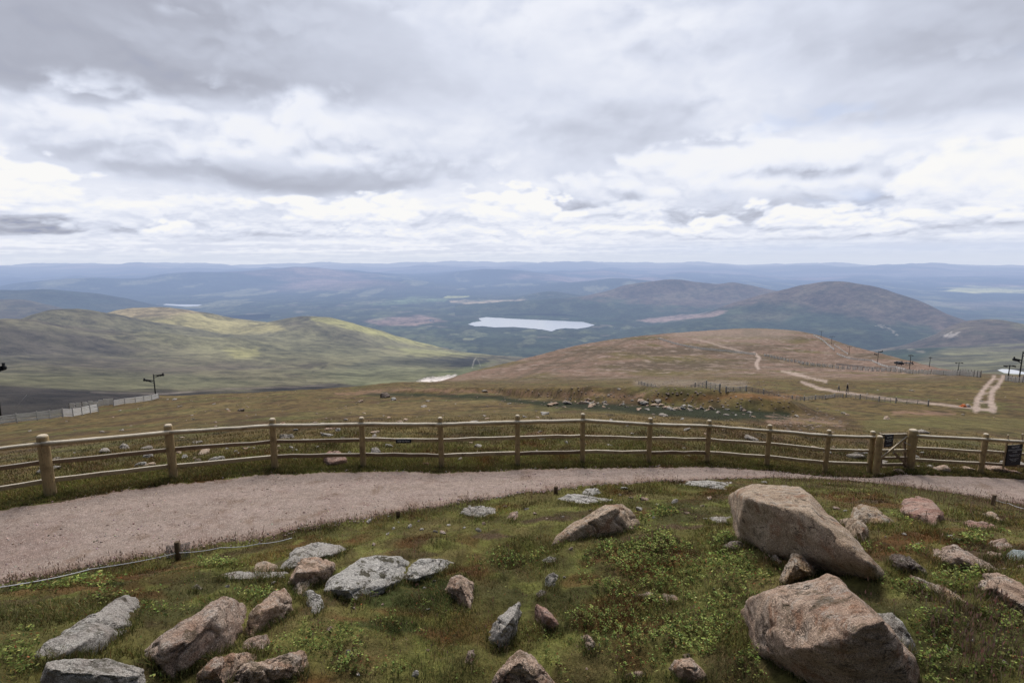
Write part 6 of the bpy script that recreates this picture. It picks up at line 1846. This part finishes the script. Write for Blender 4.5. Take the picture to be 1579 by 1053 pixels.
    # bluish air low down and clearer air to the right
    rc = sstep(-.1, .5, az) * (1 - sstep(.010, .036, el)) * .75
    c = lerp(c, [.62, .69, .85], rc)
    c = lerp(c, [.68, .73, .84], (1 - sstep(.0, .014, el)) * .7)
    gap = sstep(.2, .55, fbm(A * 6 + 70, E * 16 + 4, o=4)) * sstep(.2, .5, az) * sstep(.06, .09, el) * (1 - sstep(.22, .3, el))
    c = lerp(c, [.52, .64, .90], gap * .35)
    return c

# ------------------------------------------------------------------ sky, sun, render settings
SUN_EL, SUN_AZ = math.radians(54), math.radians(6)   # azimuth measured from the view direction
def make_sky():
    """the cloud deck ahead: a wide curved bank far beyond the hills"""
    az = np.linspace(math.radians(-75), math.radians(75), 1750); el = np.linspace(math.radians(-1.6), math.radians(44), 560)
    A, E = np.meshgrid(az, el, indexing='ij')
    c = cloud_field(A, E)
    R = 150000.0
    x = R * np.cos(E) * np.sin(A); y = R * np.cos(E) * np.cos(A); z = CZ + R * np.sin(E)
    me = np_mesh('sky', np.stack([x.ravel(), y.ravel(), z.ravel()], 1), grid_faces(len(az), len(el)), True, c.reshape(-1, 3))
    m, T = new_mat('cloud_deck')
    em = T.new('ShaderNodeEmission'); T.l.new(T.attr(), em.inputs[0])
    o = T.new('ShaderNodeOutputMaterial'); T.l.new(em.outputs[0], o.inputs[0])
    m.cycles.emission_sampling = 'NONE'
    tag(link('sky', me, m), kind='structure')
make_sky()

def make_world():
    w = bpy.data.worlds.new('World'); scene.world = w; w.use_nodes = True
    nt = w.node_tree; nt.nodes.clear(); T = NT(nt)
    sky = T.new('ShaderNodeTexSky', sky_type='NISHITA')
    sky.sun_disc = False; sky.sun_elevation = SUN_EL; sky.sun_rotation = SUN_AZ
    bg = T.new('ShaderNodeBackground'); T.l.new(sky.outputs[0], bg.inputs[0]); bg.inputs[1].default_value = .05
    # overcast all round: sky darkened behind the viewer to shade the boulder fronts, brighter ahead and overhead
    D = T.vm('NORMALIZE', T.new('ShaderNodeTexCoord').outputs['Generated'])
    sp = T.new('ShaderNodeSeparateXYZ'); T.l.new(D, sp.inputs[0])
    g = T.m('ADD', T.m('MULTIPLY', sp.outputs[1], 1.0), T.m('MULTIPLY', sp.outputs[2], .62))
    ov = T.new('ShaderNodeBackground'); T.l.new(T.mix(T.map(g, -.05, .75), (.03, .03, .032), (.95, .95, .97)), ov.inputs[0]); ov.inputs[1].default_value = WORLD_GREY
    ad = T.new('ShaderNodeAddShader'); T.l.new(bg.outputs[0], ad.inputs[0]); T.l.new(ov.outputs[0], ad.inputs[1])
    out = T.new('ShaderNodeOutputWorld'); T.l.new(ad.outputs[0], out.inputs[0])
    w.cycles.sampling_method = 'NONE'
WORLD_GREY = .85
make_world()

sd = bpy.data.lights.new('sun', 'SUN'); sd.energy = 3.5; sd.angle = math.radians(20); sd.color = (1.0, .96, .90)
so = bpy.data.objects.new('sun', sd); COL.objects.link(so)
v = Vector((math.sin(SUN_AZ) * math.cos(SUN_EL), math.cos(SUN_AZ) * math.cos(SUN_EL), math.sin(SUN_EL)))
so.rotation_euler = v.to_track_quat('Z', 'Y').to_euler(); so.location = (0, 0, 60)

scene.view_settings.view_transform = 'Standard'; scene.view_settings.look = 'None'
scene.view_settings.exposure = 0; scene.view_settings.gamma = 1
scene.render.engine = 'CYCLES'
cy = scene.cycles
cy.max_bounces = 5; cy.diffuse_bounces = 2; cy.glossy_bounces = 2; cy.transmission_bounces = 2; cy.transparent_max_bounces = 6
cy.caustics_reflective = False; cy.caustics_refractive = False
cy.use_adaptive_sampling = True
cy.use_denoising = True; cy.denoiser = 'OPENIMAGEDENOISE'; cy.denoising_input_passes = 'RGB_ALBEDO_NORMAL'; cy.denoising_prefilter = 'ACCURATE'
